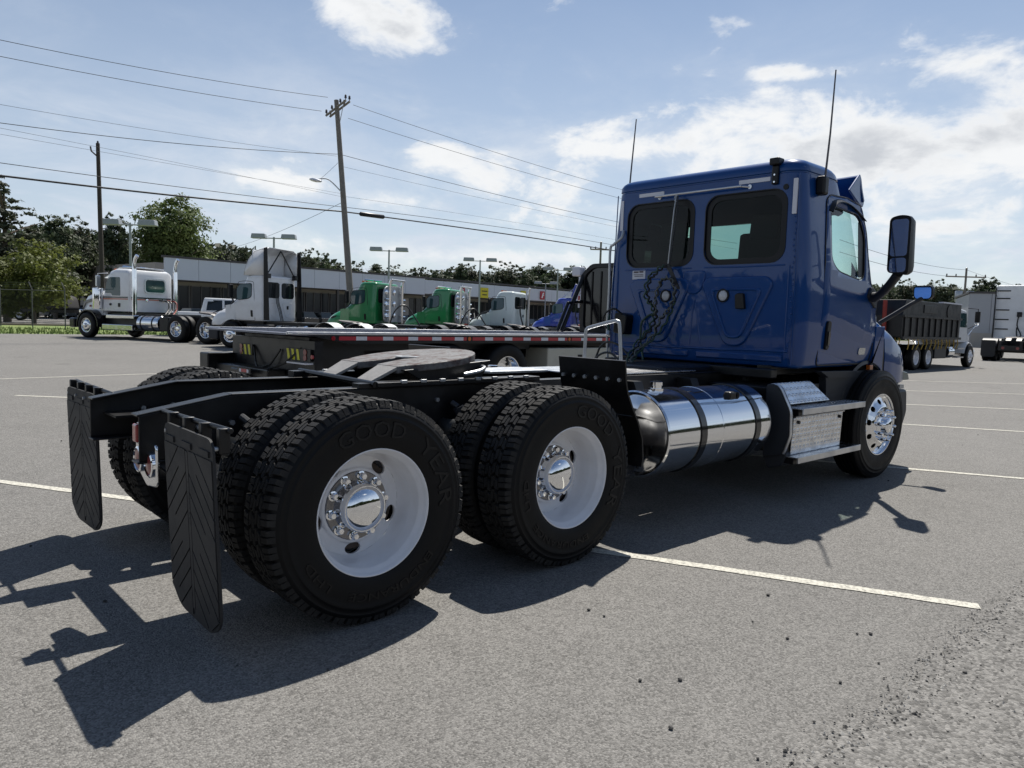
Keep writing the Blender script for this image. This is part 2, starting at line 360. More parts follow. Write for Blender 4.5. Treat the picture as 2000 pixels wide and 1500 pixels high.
# ------------------------------------------------------------------ ground
def asphalt(name, dark, light, grain, bumps, patch=.35, warm=(1, .965, .905)):
    m = bpy.data.materials.new(name); m.use_nodes = True; t = m.node_tree; b = t.nodes['Principled BSDF']
    b.inputs['Roughness'].default_value = .88; b.inputs['Specular IOR Level'].default_value = .25
    co = t.nodes.new('ShaderNodeTexCoord')
    def N(sc, det, ro): 
        n = t.nodes.new('ShaderNodeTexNoise'); n.inputs['Scale'].default_value = sc; n.inputs['Detail'].default_value = det; n.inputs['Roughness'].default_value = ro
        t.links.new(co.outputs['Object'], n.inputs['Vector']); return n.outputs['Fac']
    vo = t.nodes.new('ShaderNodeTexVoronoi'); vo.inputs['Scale'].default_value = grain; t.links.new(co.outputs['Object'], vo.inputs['Vector'])
    hs = t.nodes.new('ShaderNodeSeparateColor'); t.links.new(vo.outputs['Color'], hs.inputs[0])      # every stone chip its own grey
    vo2 = t.nodes.new('ShaderNodeTexVoronoi'); vo2.inputs['Scale'].default_value = grain*.31; t.links.new(co.outputs['Object'], vo2.inputs['Vector'])
    hs2 = t.nodes.new('ShaderNodeSeparateColor'); t.links.new(vo2.outputs['Color'], hs2.inputs[0])
    def MA(op, a, b_, c=None):
        n = t.nodes.new('ShaderNodeMath'); n.operation = op
        for i, x in enumerate((a, b_, c)):
            if x is None: continue
            if hasattr(x, 'is_output'): t.links.new(x, n.inputs[i])
            else: n.inputs[i].default_value = x
        return n.outputs[0]
    big = N(.35, 6, .6); mid = N(3.2, 7, .6); fine = N(grain*1.4, 3, .7)
    f = MA('MULTIPLY_ADD', hs.outputs[0], .45, MA('MULTIPLY', fine, .33))
    f = MA('MULTIPLY_ADD', hs2.outputs[1], .09, MA('ADD', f, .05))
    f = MA('ADD', f, MA('MULTIPLY_ADD', big, patch, -.5*patch+.02)); f = MA('ADD', f, MA('MULTIPLY_ADD', mid, patch*.8, -.4*patch))
    vs_ = t.nodes.new('ShaderNodeTexVoronoi'); vs_.inputs['Scale'].default_value = .55; t.links.new(co.outputs['Object'], vs_.inputs['Vector'])      # old oil drips
    wob = MA('MULTIPLY_ADD', mid, .16, vs_.outputs['Distance']); ms_ = t.nodes.new('ShaderNodeMapRange'); ms_.interpolation_type = 'SMOOTHSTEP'; ms_.inputs[1].default_value = .10; ms_.inputs[2].default_value = .24; ms_.inputs[3].default_value = -.16; ms_.inputs[4].default_value = 0; t.links.new(wob, ms_.inputs[0]); f = MA('ADD', f, ms_.outputs[0])
    sp_ = t.nodes.new('ShaderNodeMapRange'); sp_.inputs[1].default_value = .93; sp_.inputs[2].default_value = .96; sp_.inputs[3].default_value = 0; sp_.inputs[4].default_value = .35; t.links.new(hs.outputs[2], sp_.inputs[0]); f = MA('ADD', f, sp_.outputs[0])
    cr = t.nodes.new('ShaderNodeValToRGB'); e = cr.color_ramp.elements
    e[0].position = .08; e[0].color = tuple(dark*w for w in warm)+(1,); e[1].position = .78; e[1].color = tuple(light*w for w in warm)+(1,)
    t.links.new(f, cr.inputs[0]); t.links.new(cr.outputs[0], b.inputs['Base Color'])
    bp = t.nodes.new('ShaderNodeBump'); bp.inputs['Strength'].default_value = bumps; bp.inputs['Distance'].default_value = .006
    h = MA('MULTIPLY_ADD', vo.outputs['Distance'], -.9, MA('MULTIPLY', fine, .6)); t.links.new(h, bp.inputs['Height']); t.links.new(bp.outputs[0], b.inputs['Normal'])
    return m
ASPH = asphalt('sun_bleached_asphalt', .045, .238, 135, .7, .20)
ASPH2 = asphalt('coarse_asphalt', .028, .245, 75, 1.0, .25)
ROADM = asphalt('road_asphalt', .13, .22, 90, .4)
FARLOT = asphalt('far_lot_concrete', .20, .34, 60, .3)
LINEM = mat('worn_line_paint', (.52, .50, .43), .8, var=.15, vscale=40, dirt=(.17, .165, .15), dscale=48, damt=1.0)
GRASSM = mat('grass_blades_green', (.13, .19, .045), .9, var=.4, vscale=.9, dirt=(.24, .22, .09), dscale=.6, damt=.6, bump=1.0, bscale=14)
SOIL = mat('distant_soil_and_grass', (.10, .11, .05), .95, var=.4, vscale=.05)
def sheet(name, poly, z, m, kind='structure', nsub=0):
    mb = MB(); mb.add([(x, y, z) for x, y in poly], [tuple(range(len(poly)))])
    return tag(obj(name, mb, m, smooth=None), kind=kind)
sheet('ground', [(-1500, -1500), (2500, -1500), (2500, 2500), (-1500, 2500)], -.10, SOIL)
LOTE = 39.6
lot = MB(); lot.add([(-70, -70, 0), (190, -70, 0), (190, LOTE, 0), (-70, LOTE, 0), (-70, -70, -.3), (190, -70, -.3), (190, LOTE, -.3), (-70, LOTE, -.3)], [(0, 1, 2, 3), (0, 4, 5, 1), (1, 5, 6, 2), (2, 6, 7, 3), (3, 7, 4, 0)])
tag(obj('parking_lot', lot, ASPH, smooth=None), kind='structure')
sheet('grass_verge', [(-160, LOTE), (260, LOTE), (260, 59), (-160, 59)], -.02, GRASSM)
sheet('road', [(-260, 59.3), (420, 59.3), (420, 100), (-260, 100)], -.03, ROADM)
sheet('dealer_lot', [(-260, 104), (520, 104), (520, 330), (-260, 330)], -.015, FARLOT)
k = MB(); k.box(-260, 420, 58.9, 59.3, -.1, .10); tag(obj('near_kerb', k, mat('kerb_concrete', (.22, .18, .15), .9, var=.2), smooth=None), kind='structure')
k = MB(); k.box(-260, 420, 100, 100.4, -.1, .12); tag(obj('far_kerb', k, bpy.data.materials['kerb_concrete'], smooth=None), kind='structure')
sheet('far_verge', [(-260, 100.4), (420, 100.4), (420, 103.9), (-260, 103.9)], .02, GRASSM)
# grass blades on the near verge
random.seed(3); g = MB()
for i in range(9000):
    x = random.uniform(-22, 34); y = LOTE+.1+(random.random()**1.7)*12; h = random.uniform(.06, .17)*(1.3 if random.random() < .1 else 1); a = random.uniform(0, 3.14); w = .035
    ca, sa = math.cos(a)*w, math.sin(a)*w; lx, ly = random.uniform(-.06, .06), random.uniform(-.06, .06)
    g.add([(x-ca, y-sa, -.02), (x+ca, y+sa, -.02), (x+lx, y+ly, h)], [(0, 1, 2)])
tag(obj('verge_grass', g, GRASSM, smooth=None), 'short mown green grass of the verge beyond the lot', 'grass', kind='stuff')
# the coarse strip of lot surface on the near side, with a ragged edge
random.seed(11); pe = []
x = -14.0
while x < 60:
    pe.append((x, -3.03+.05*mnoise.noise((x*1.3, 0, 0))+.035*mnoise.noise((x*6, 3, 0))+random.uniform(-.012, .012))); x += .05 if x < 6 else .6
mb = MB(); n = len(pe)
mb.add([(a, b, .004) for a, b in pe]+[(a, -40, .004) for a, b in pe], [(i, i+n, i+n+1, i+1) for i in range(n-1)])
tag(obj('coarse_asphalt_strip', mb, ASPH2, smooth=None), kind='structure')
gm = MB()
def chip(mb, x, y, z, r, mi=0):
    vs = []
    for (a, b, c) in ((1,0,0), (-1,0,0), (0,1,0), (0,-1,0), (0,0,1), (0,0,-.3)):
        q = r*random.uniform(.6, 1.2); vs.append((x+a*q+random.uniform(-.3, .3)*r, y+b*q, z+c*q*.7))
    mb.add(vs, [(0,2,4), (2,1,4), (1,3,4), (3,0,4), (2,0,5), (1,2,5), (3,1,5), (0,3,5)], mi)
for i in range(1500):
    x = random.uniform(-.2, 5.5); y = -3.04+.05*mnoise.noise((x*1.3, 0, 0))+random.gauss(-.01, .05); r = random.choice((.003, .004, .005, .007)) if random.random() > .03 else .011
    chip(gm, x, y, .005, r, random.randrange(2))
for i in range(900):
    x = random.uniform(-.4, 4.5); y = random.uniform(-3.9, -3.05); chip(gm, x, y, .005, random.uniform(.003, .007), random.randrange(2))
tag(obj('loose_gravel', gm, [STONE, mat('pale_stone_chip', (.30, .29, .27), .8, var=.3)], smooth=None), 'loose stone chips along the seam with the coarse asphalt', 'gravel', kind='stuff')
# painted stall lines
def stripe(name, p, q, w=.085):
    p = Vector((*p, 0)); q = Vector((*q, 0)); d = (q-p); L = d.length; d.normalize(); nrm_ = Vector((-d.y, d.x, 0))
    mb = MB(); k = max(2, int(L/.12)); vs = []
    for i in range(k+1):
        c = p+d*(L*i/k)
        for s in (-1, 1):
            e = c+nrm_*(s*(w/2+random.uniform(-.006, .006))); vs.append((e.x, e.y, .004))
    mb.add(vs, [(2*i, 2*i+2, 2*i+3, 2*i+1) for i in range(k)])
    return tag(obj(name, mb, LINEM, smooth=None), kind='structure')
DV = Vector((-.462, .887))
for (p, q) in [((-3.6, 8.0), (-.05, 1.59)), ((1.30, -.36), (2.55, -2.965)), ((5.55, .36), (6.95, -2.35)), ((9.0, 2.35), (11.2, -1.38)),
               ((12.4, 2.9), (15.2, -.6)), ((16.0, 3.8), (19.4, .6)), ((-3.9, 17.7), (-1.6, 14.2)), ((.3, 9.75), (1.25, 8.75)), ((-6, 12.2), (4.5, 13.4)), ((20.5, 4.6), (24.4, 1.2))]:
    stripe('parking_line', p, q)
random.seed(5)
# scattered stones
pb_ = bmesh.new(); bmesh.ops.create_icosphere(pb_, subdivisions=2, radius=.012)
for v_ in pb_.verts: v_.co = Vector((v_.co.x*1.25, v_.co.y, v_.co.z*.75+.004))*(1+.25*mnoise.noise(v_.co*90))
pme = bpy.data.meshes.new('pebble'); pb_.to_mesh(pme); pb_.free(); pme.materials.append(STONE)
for i, (u, v) in enumerate([(1250, 1331), (1328, 1330), (1310, 1425), (1180, 1205), (1538, 1249), (1470, 1216), (1716, 1297), (1641, 1335), (1480, 1484), (1884, 1316), (1790, 1324), (640, 1310), (463, 1302), (205, 1176), (120, 862), (1150, 1193), (1500, 1164), (1770, 926), (1735, 940), (1700, 1240), (1674, 1240), (1590, 1412), (1880, 870), (1910, 850), (60, 1068)]):
    d = (fwd+RGT*((u-1000)/FPX)+UPV*((750-v)/FPX)); p = cam_pos+d*(-cam_pos.z/d.z)
    o = link('pebble', pme, None, (p.x, p.y, .004), (0, 0, random.uniform(0, 6))); s = random.uniform(.35, .7)*(1 if p.y < 3 else 1.7); o.scale = (s, s, s)
    tag(o, 'small dark loose stone '+('on the asphalt left of the mud flaps' if u < 700 else 'on the sunlit asphalt in front of the drive wheels' if u < 1400 and v > 1150 else 'on the asphalt near the end of the long white line' if u < 1760 and v > 1100 else 'on the asphalt by the coarse strip' if v > 1100 else 'on the asphalt ahead of the front wheel'), 'stone', 'loose stones on the lot')
# ------------------------------------------------------------------ wheels (axis y, outer face towards -y)
RT = .520
def tyre_profile(half=.14, ribs=False):
    side = [(.288, .112), (.294, .124), (.306, .130), (.33, .136), (.36, .140), (.40, .141), (.425, .1395), (.430, .142), (.440, .1415), (.444, .138), (.462, .1345), (.467, .1365), (.474, .1345), (.478, .130), (.490, .124), (.498, .117), (.503, .108)]
    k = half/.141; out = [(r, -y*k) for r, y in side]
    if ribs:
        out[-2:] = [(.500, -.121*k), (.512, -.115*k)]
        for a, b in ((-.110, -.070), (-.058, -.026), (-.014, .014), (.026, .058), (.070, .110)):
            out += [(.507, a*k-.002), (.5195, a*k), (.5195, b*k), (.507, b*k+.002)]
        return out+[(.512, .115*k), (.500, .121*k)]+[(r, y*k) for r, y in reversed(side[:-2])]
    return out+[(r, y*k) for r, y in reversed(side)]
def tyre_drive():
    mb = MB(); mb.lathe(tyre_profile(), n=72)
    NB = 44; st = 2*math.pi/NB
    def block(a0, a1, y0, y1, skew=0, shoulder=0):
        vs = []
        for (r, g) in ((.498, 0), (.5205, .0022)):
            ga = g/RT
            for (a, y) in ((a0+ga, y0), (a1-ga, y0), (a1-ga+skew, y1), (a0+ga+skew, y1)):
                yy = y
                if g and not shoulder: yy = y+(.0015 if y == y0 else -.0015)
                rr = r
                if shoulder and ((shoulder < 0 and y == y0) or (shoulder > 0 and y == y1)):
                    rr = r-(.0 if not g else .004); yy = y*(1.10 if not g else 1.0)
                    if not g: rr = .484; yy = math.copysign(.1275, y)
                vs.append((rr*math.cos(a), yy, rr*math.sin(a)))
        mb.add(vs, [(0,3,2,1), (4,5,6,7), (0,1,5,4), (1,2,6,5), (2,3,7,6), (3,0,4,7)], 1)
    for i in range(NB):
        a = i*st
        for p, q in ((0, .375), (.405, .80)):
            block(a+st*p, a+st*q, -.114, -.062, .012, -1); block(a+st*(.5+p), a+st*(.5+q), .062, .114, -.012, 1)
        block(a+st*.34, a+st*1.10, -.055, -.030, -.018); block(a+st*.05, a+st*.85, -.025, .0, .018)
        block(a+st*.55, a+st*1.35, .004, .028, -.018); block(a+st*.25, a+st*1.05, .032, .056, .018)
    # centre-line sipes read as notches between the rows
    return mb.mesh('drive_tyre', [RUBBER, TREADR], 35)
def bend_text(body, r0, h, a_start, a_end, y0, font_w=1.0):
    c = bpy.data.curves.new('txt', 'FONT'); c.body = body; c.size = 1; c.extrude = .02; c.resolution_u = 2
    o = bpy.data.objects.new('txt', c); COL.objects.link(o); bpy.context.view_layer.update()
    me = bpy.data.meshes.new_from_object(o.evaluated_get(bpy.context.evaluated_depsgraph_get()))
    xs = [v.co.x for v in me.vertices]; x0, x1 = min(xs), max(xs); ys = [v.co.y for v in me.vertices]; q0, q1 = min(ys), max(ys)
    for v in me.vertices:
        f = (v.co.x-x0)/(x1-x0); a = a_start+(a_end-a_start)*f; r = r0+h*((v.co.y-q0)/(q1-q0)); y = y0-v.co.z*.12
        v.co = Vector((r*math.cos(a), y, r*math.sin(a)))
    bpy.data.objects.remove(o); bpy.data.curves.remove(c); me.name = 'lettering'; me.materials.clear(); me.materials.append(RUBLET)
    return me
def merge_meshes(name, mes, m):
    mb = MB()
    for me in mes: mb.add([tuple(v.co) for v in me.vertices], [tuple(p.vertices) for p in me.polygons])
    return mb.mesh(name, m)
def disc_with_holes(mb, r0, r1, yfun, nh, ha, hr, rc, thick=.012, a_off=0.0, mi=0):
    """ring r0..r1 with nh round-cornered holes (half angle ha, half height hr about radius rc)"""
    S = math.pi/nh; ang = sorted(set([round(x, 5) for x in [2*math.pi*i/28 for i in range(28)]]))
    def rect_hit(t):
        c, s = math.cos(t), math.sin(t)
        # boundary in normalised sector coordinates
        up = (r1-rc); dn = (rc-r0); k = 1e9
        if abs(c) > 1e-9: k = min(k, 1/abs(c))
        if s > 1e-9: k = min(k, 1/s)
        if s < -1e-9: k = min(k, 1/(-s))
        x, y = c*k, s*k
        return x*S, rc+(y*up if y > 0 else y*dn)
    corners = [math.pi/4, 3*math.pi/4, 5*math.pi/4, 7*math.pi/4]; ang = sorted(set(ang+corners)); n = len(ang)
    for h in range(nh):
        a = a_off+2*math.pi*h/nh; o = []; i_ = []; b_ = []
        for t in ang:
            da, r = rect_hit(t); o.append((r*math.cos(a+da), yfun(r), r*math.sin(a+da)))
            da2, r2 = ha*math.cos(t), rc+hr*math.sin(t)
            i_.append((r2*math.cos(a+da2), yfun(r2), r2*math.sin(a+da2))); b_.append((r2*math.cos(a+da2), yfun(r2)+thick, r2*math.sin(a+da2)))
        fs = []
        for j in range(n):
            q = (j+1) % n; fs += [(j, q, q+n, j+n), (j+n, q+n, q+2*n, j+2*n)]
        mb.add(o+i_+b_, fs, mi)
def rim_steel():
    mb = MB()
    mb.lathe([(.286, -.108), (.2985, -.113), (.2990, -.122), (.2965, -.1265), (.2925, -.127), (.288, -.122), (.2855, -.112), (.281, -.100), (.270, -.088), (.266, -.074), (.2655, -.040), (.263, -.034), (.259, -.010), (.256, .03), (.250, .052), (.240, .064)], n=72)
    yf = lambda r: lerp([(.10, .046), (.168, .046), (.176, .049), (.185, .060), (.225, .066), (.240, .064)], r)
    disc_with_holes(mb, .180, .240, yf, 5, R_(11.5), .029, .210, .014, R_(52))
    mb.lathe([(.180, yf(.18)), (.176, .049), (.168, .046), (.09, .046)], n=48)
    return mb.mesh('white_steel_rim', WHEELW, 30)
def rim_inner():
    mb = MB(); mb.lathe([(.30, -.12), (.285, -.12), (.27, -.08), (.262, 0), (.262, .08), (.285, .12), (.30, .12)], n=40); mb.lathe([(.262, -.05), (.05, -.05)], n=40)
    mb.lathe([(.30, .121), (.296, .127), (.286, .122)], n=40)
    return mb.mesh('inner_rim', WHEELW, 30)
def rim_alu():
    mb = MB()
    mb.lathe([(.286, -.108), (.2985, -.113), (.2990, -.122), (.2965, -.128), (.289, -.128), (.283, -.120), (.279, -.108), (.268, -.100), (.262, -.100)], n=72)
    yf = lambda r: lerp([(.10, -.150), (.165, -.150), (.178, -.146), (.205, -.130), (.240, -.108), (.262, -.100)], r)
    disc_with_holes(mb, .178, .262, yf, 10, R_(7.2), .024, .222, .02, R_(9))
    mb.lathe([(.178, yf(.178)), (.165, -.150), (.08, -.150)], n=48)
    return mb.mesh('polished_rim', ALU, 30)
def lug(tall, r=.0165):
    mb = MB(); mb.lathe([(.024, .004), (.024, -.004), (r, -.006)], n=10); mb.lathe([(r, -.004), (r, -tall), (r*.8, -tall-.004), (0, -tall-.005)], n=6)
    return mb
LUG1 = lug(.030).mesh('lug_nut', CHROME, 30); LUG2 = MB().lathe([(.019, .0), (.019, -.022), (.016, -.04), (.013, -.056), (.006, -.063), (0, -.064)], n=12).mesh('lug_cover', CHROME, 50)
HUB1 = MB().lathe([(.126, .046), (.122, .034), (.116, .0), (.113, -.030), (.108, -.036), (.104, -.036), (.101, -.040), (.088, -.052), (.06, -.063), (.03, -.069), (0, -.070)], n=40).mesh('hub_cover', CHROME, 45)
HUB2 = MB().lathe([(.12, -.149), (.115, -.155), (.085, -.158), (.078, -.165), (.074, -.205), (.068, -.212), (.04, -.222), (0, -.226)], n=32).mesh('hub_cap', CHROME, 45)
FLG = MB().lathe([(.166, .0455), (.162, .0395), (.120, .0395)], n=40).mesh('hub_flange', mat('hub_chrome_dark_reflection', (.20, .20, .21), .18, 1.0, var=.2), 30)  # flange metal darkened in its colour to stand in for dark reflections in chrome
DRUM = MB().lathe([(.0, .07), (.215, .075), (.222, .09), (.222, .26), (.0, .262)], n=32).mesh('brake_drum', mat('rusty_drum_iron', (.06, .045, .035), .8, .2, var=.4), 35)
TYD = tyre_drive(); TYS = MB().lathe(tyre_profile(.138, True), n=72).mesh('steer_tyre', RUBBER, 35)
RS, RI, RA = rim_steel(), rim_inner(), rim_alu()
wing = MB().lathe([(.372, -.1425), (.372, -.1440), (.405, -.1440), (.405, -.1425)], n=8, a0=R_(66), a1=R_(58), closed=False)
LETS = [bend_text('GOOD', .350, .074, R_(121), R_(68), -.1405), bend_text('YEAR', .350, .074, R_(52), R_(-3), -.1405),
                                 bend_text('ENDURANCE', .368, .036, R_(-38), R_(-112), -.1405), bend_text('LHD', .368, .036, R_(-128), R_(-154), -.1405)]
def wheel(parent, loc, rz, style, spin=0.0):
    rim = {'steel': RS, 'inner': RI, 'alu': RA}[style]
    w = link('wheel', rim, parent, loc, (0, spin, rz))
    link('tyre', TYS if style == 'alu' else TYD, w)
    if style == 'steel':
        for L_ in LETS: link('sidewall_lettering', L_, w)
    if style == 'inner': return w
    link('hub', HUB2 if style == 'alu' else HUB1, w); link('brake_drum', DRUM, w)
    if style != 'alu': link('hub_flange', FLG, w)
    for k in range(10):
        a = R_(36*k+10); y = -.150 if style == 'alu' else .040
        link('lug_nut', LUG2 if style == 'alu' else LUG1, w, (.1425*math.cos(a), y, .1425*math.sin(a)))
    return w

# ------------------------------------------------------------------ cab shape (shared with the parked tractors)
XR = 4.22
XF = [(1.07, 5.93), (1.5, 5.93), (1.66, 5.86), (1.80, 5.74), (2.5, 5.40), (2.62, 5.34), (2.75, 5.26), (2.88, 5.12)]
HW = [(1.07, 1.055), (1.3, 1.078), (1.7, 1.085), (2.0, 1.07), (2.5, 1.02), (2.7, 1.0), (2.88, .985)]
RF = [(1.07, .10), (1.6, .16), (1.9, .42), (2.5, .46), (2.88, .4)]
def cab_section(z, ins=0.0, n=6, xr=None):
    xr0 = (XR if xr is None else xr)+ins; xf = lerp(XF, z)-ins; hw = lerp(HW, z)-ins; rr = max(.04, .14-ins*.4); rf = max(.05, lerp(RF, z)-ins*.4)
    bow = .10 if z > 1.7 else .05
    pts = []
    for i in range(4): pts.append((xr0, hw-rr-(2*(hw-rr))*i/4))          # rear edge, left to right
    for i in range(n+1): a = R_(180+90*i/n); pts.append((xr0+rr+rr*math.cos(a), -hw+rr+rr*math.sin(a)))
    for i in range(1, 5): pts.append((xr0+rr+(xf-rf-xr0-rr)*i/5, -hw))
    for i in range(n+1): a = R_(-90+90*i/n); pts.append((xf-rf+rf*math.cos(a), -hw+rf+rf*math.sin(a)))
    for i in range(1, 4): pts.append((xf, -hw+rf+2*(hw-rf)*i/4))
    for i in range(n+1): a = R_(90*i/n); pts.append((xf-rf+rf*math.cos(a), hw-rf+rf*math.sin(a)))
    for i in range(1, 5): pts.append((xf-rf-(xf-rf-xr0-rr)*i/5, hw))
    for i in range(n+1):
        a = R_(90+90*i/n)
        if i < n: pts.append((xr0+rr+rr*math.cos(a), hw-rr+rr*math.sin(a)))
    out = []
    for (x, y) in pts:
        t_ = max(0.0, min(1.0, (x-xr0)/(xf-xr0))); x -= bow*(abs(y)/hw)**2*t_**3*min(1.0, (xf-xr0))
        out.append((x, y, z))
    return out
CABZ = [(1.072, .035), (1.085, .012), (1.11, 0), (1.25, 0), (1.4, 0), (1.55, 0), (1.66, 0), (1.75, 0), (1.9, 0), (2.05, 0), (2.2, 0), (2.35, 0), (2.5, 0), (2.6, 0), (2.69, 0), (2.728, 0), (2.734, .008), (2.744, .008), (2.75, -.004), (2.79, -.004), (2.82, .010), (2.842, .035), (2.858, .075), (2.868, .14), (2.876, .28), (2.884, .50)]
def cab_mesh(n=6, ins=0.0, mi=0, zs=CABZ, mb=None):
    mb = mb or MB(); secs = []
    for (z, i) in zs:
        zz = z
        if ins: zz = max(1.072+ins, min(z, 2.88-ins*1.3))
        secs.append(cab_section(z, i+ins, n)); secs[-1] = [(x, y, zz+(.0 if not ins else 0)) for x, y, _ in secs[-1]]
    if ins:
        # keep only strictly rising sections
        keep = [secs[0]]
        for s in secs[1:]:
            if s[0][2] > keep[-1][0][2]+1e-4: keep.append(s)
        secs = keep
    mb.loft(secs, mi); return mb
def side_y(z): return lerp(HW, z)
def boolean(base, cutters):
    for c in cutters:
        m = base.modifiers.new('cut', 'BOOLEAN'); m.operation = 'DIFFERENCE'; m.object = c; m.solver = 'EXACT'
    bpy.context.view_layer.update()
    me = bpy.data.meshes.new_from_object(base.evaluated_get(bpy.context.evaluated_depsgraph_get()))
    base.modifiers.clear(); old = base.data; base.data = me; me.name = old.name
    for c in cutters: bpy.data.objects.remove(c)
    me.polygons.foreach_set('use_smooth', [True]*len(me.polygons)); me.set_sharp_from_angle(angle=R_(32))
WSIDE = rpoly([(4.755, 2.51), (5.33, 2.475), (5.445, 2.30), (5.40, 1.905), (5.26, 1.895), (4.86, 1.945), (4.735, 2.03)], .09, 4)
WREAR = [rrect(-.885, -.095, 1.985, 2.60, .13), rrect(.035, .82, 1.985, 2.60, .13)]

# ------------------------------------------------------------------ the blue day cab tractor
T = empty('semi_truck', 'dark blue day cab tractor truck with white rear wheels, nearest on the asphalt', 'truck')
def hero_cab():
    mats = [BLUE, INTER]
    base = obj('cab', cab_mesh(8), mats, T, 32)
    inner = obj('cutter', cab_mesh(8, .055, 1), mats, None, None)
    cs = [inner]
    c = MB(); c.prism(WSIDE, -2, 2, 'y'); cs.append(obj('cutter', c, mats, None, None))
    for w in WREAR:
        c = MB(); c.prism(w, 3.9, 4.33, 'x'); cs.append(obj('cutter', c, mats, None, None))
    c = MB(); c.prism(rpoly([(-.97, 1.80), (.97, 1.80), (.90, 2.50), (-.90, 2.50)], .1), 5.12, 6.4, 'x'); cs.append(obj('cutter', c, mats, None, None))
    boolean(base, cs); return base
CAB = hero_cab()
# rear glass with black printed borders
for w in WREAR:
    mb = MB(); big = [(y, z) for y, z in w]; mb.ring(big, shrink(big, .055), XR+.010, XR+.020, 'x'); fr = obj('rear_window', mb, PLASTB, T, 30)
    mb = MB(); mb.add([(XR+.0215, y, z) for y, z in big], [tuple(range(len(big)))]); obj('pane', mb, GLASSR, fr, None)
    mb = MB(); o_ = [(y, z) for y, z in w]; mb.ring([((y-(sum(p[0] for p in w)/len(w)))*1.022+sum(p[0] for p in w)/len(w), (z-2.29)*1.03+2.29) for y, z in w], o_, XR-.006, XR+.012, 'x'); obj('window_seal', mb, PLASTB, fr, 40)
for s in (-1, 1):
    mb = MB(); vs = []
    n = len(WSIDE); mb.add([(x, s*(side_y(z)-.020), z) for x, z in WSIDE], [tuple(range(n))])
    DW = obj('side_window', mb, GLASSG, T, None)
    mb = MB(); out = [(x, z) for x, z in WSIDE]; cxx, czz = 5.09, 2.2
    mb.ring([((x-cxx)*1.035+cxx, (z-czz)*1.035+czz) for x, z in out], out, -.006, .012, 'y'); mb.v = [(x, s*(side_y(z)-.004)+y*s*-1, z) for x, y, z in mb.v]; obj('window_seal', mb, PLASTB, DW, 40)
    # black A-pillar sail behind the opening
    mb = MB(); mb.prism(rpoly([(5.335, 2.44), (5.43, 2.30), (5.39, 1.915), (5.30, 1.905)], .03), 0, .004, 'y'); mb.v = [(x, s*(side_y(z)-.012)+y*s, z) for x, y, z in mb.v]; obj('quarter_post', mb, PLASTB, DW, None)
    # rain visor over the door glass
    top = spline([(4.70, 0, 2.46), (4.80, 0, 2.55), (5.0, 0, 2.575), (5.22, 0, 2.53), (5.40, 0, 2.455)], 5); secs = []
    for p in top:
        y = side_y(p.z); secs.append([(p.x, s*(y-.002), p.z+.014), (p.x, s*(y+.045), p.z-.016), (p.x, s*(y+.045), p.z-.022), (p.x, s*(y-.002), p.z-.004)])
    mb = MB(); mb.loft(secs); obj('window_visor', mb, PLASTB, T, 40)
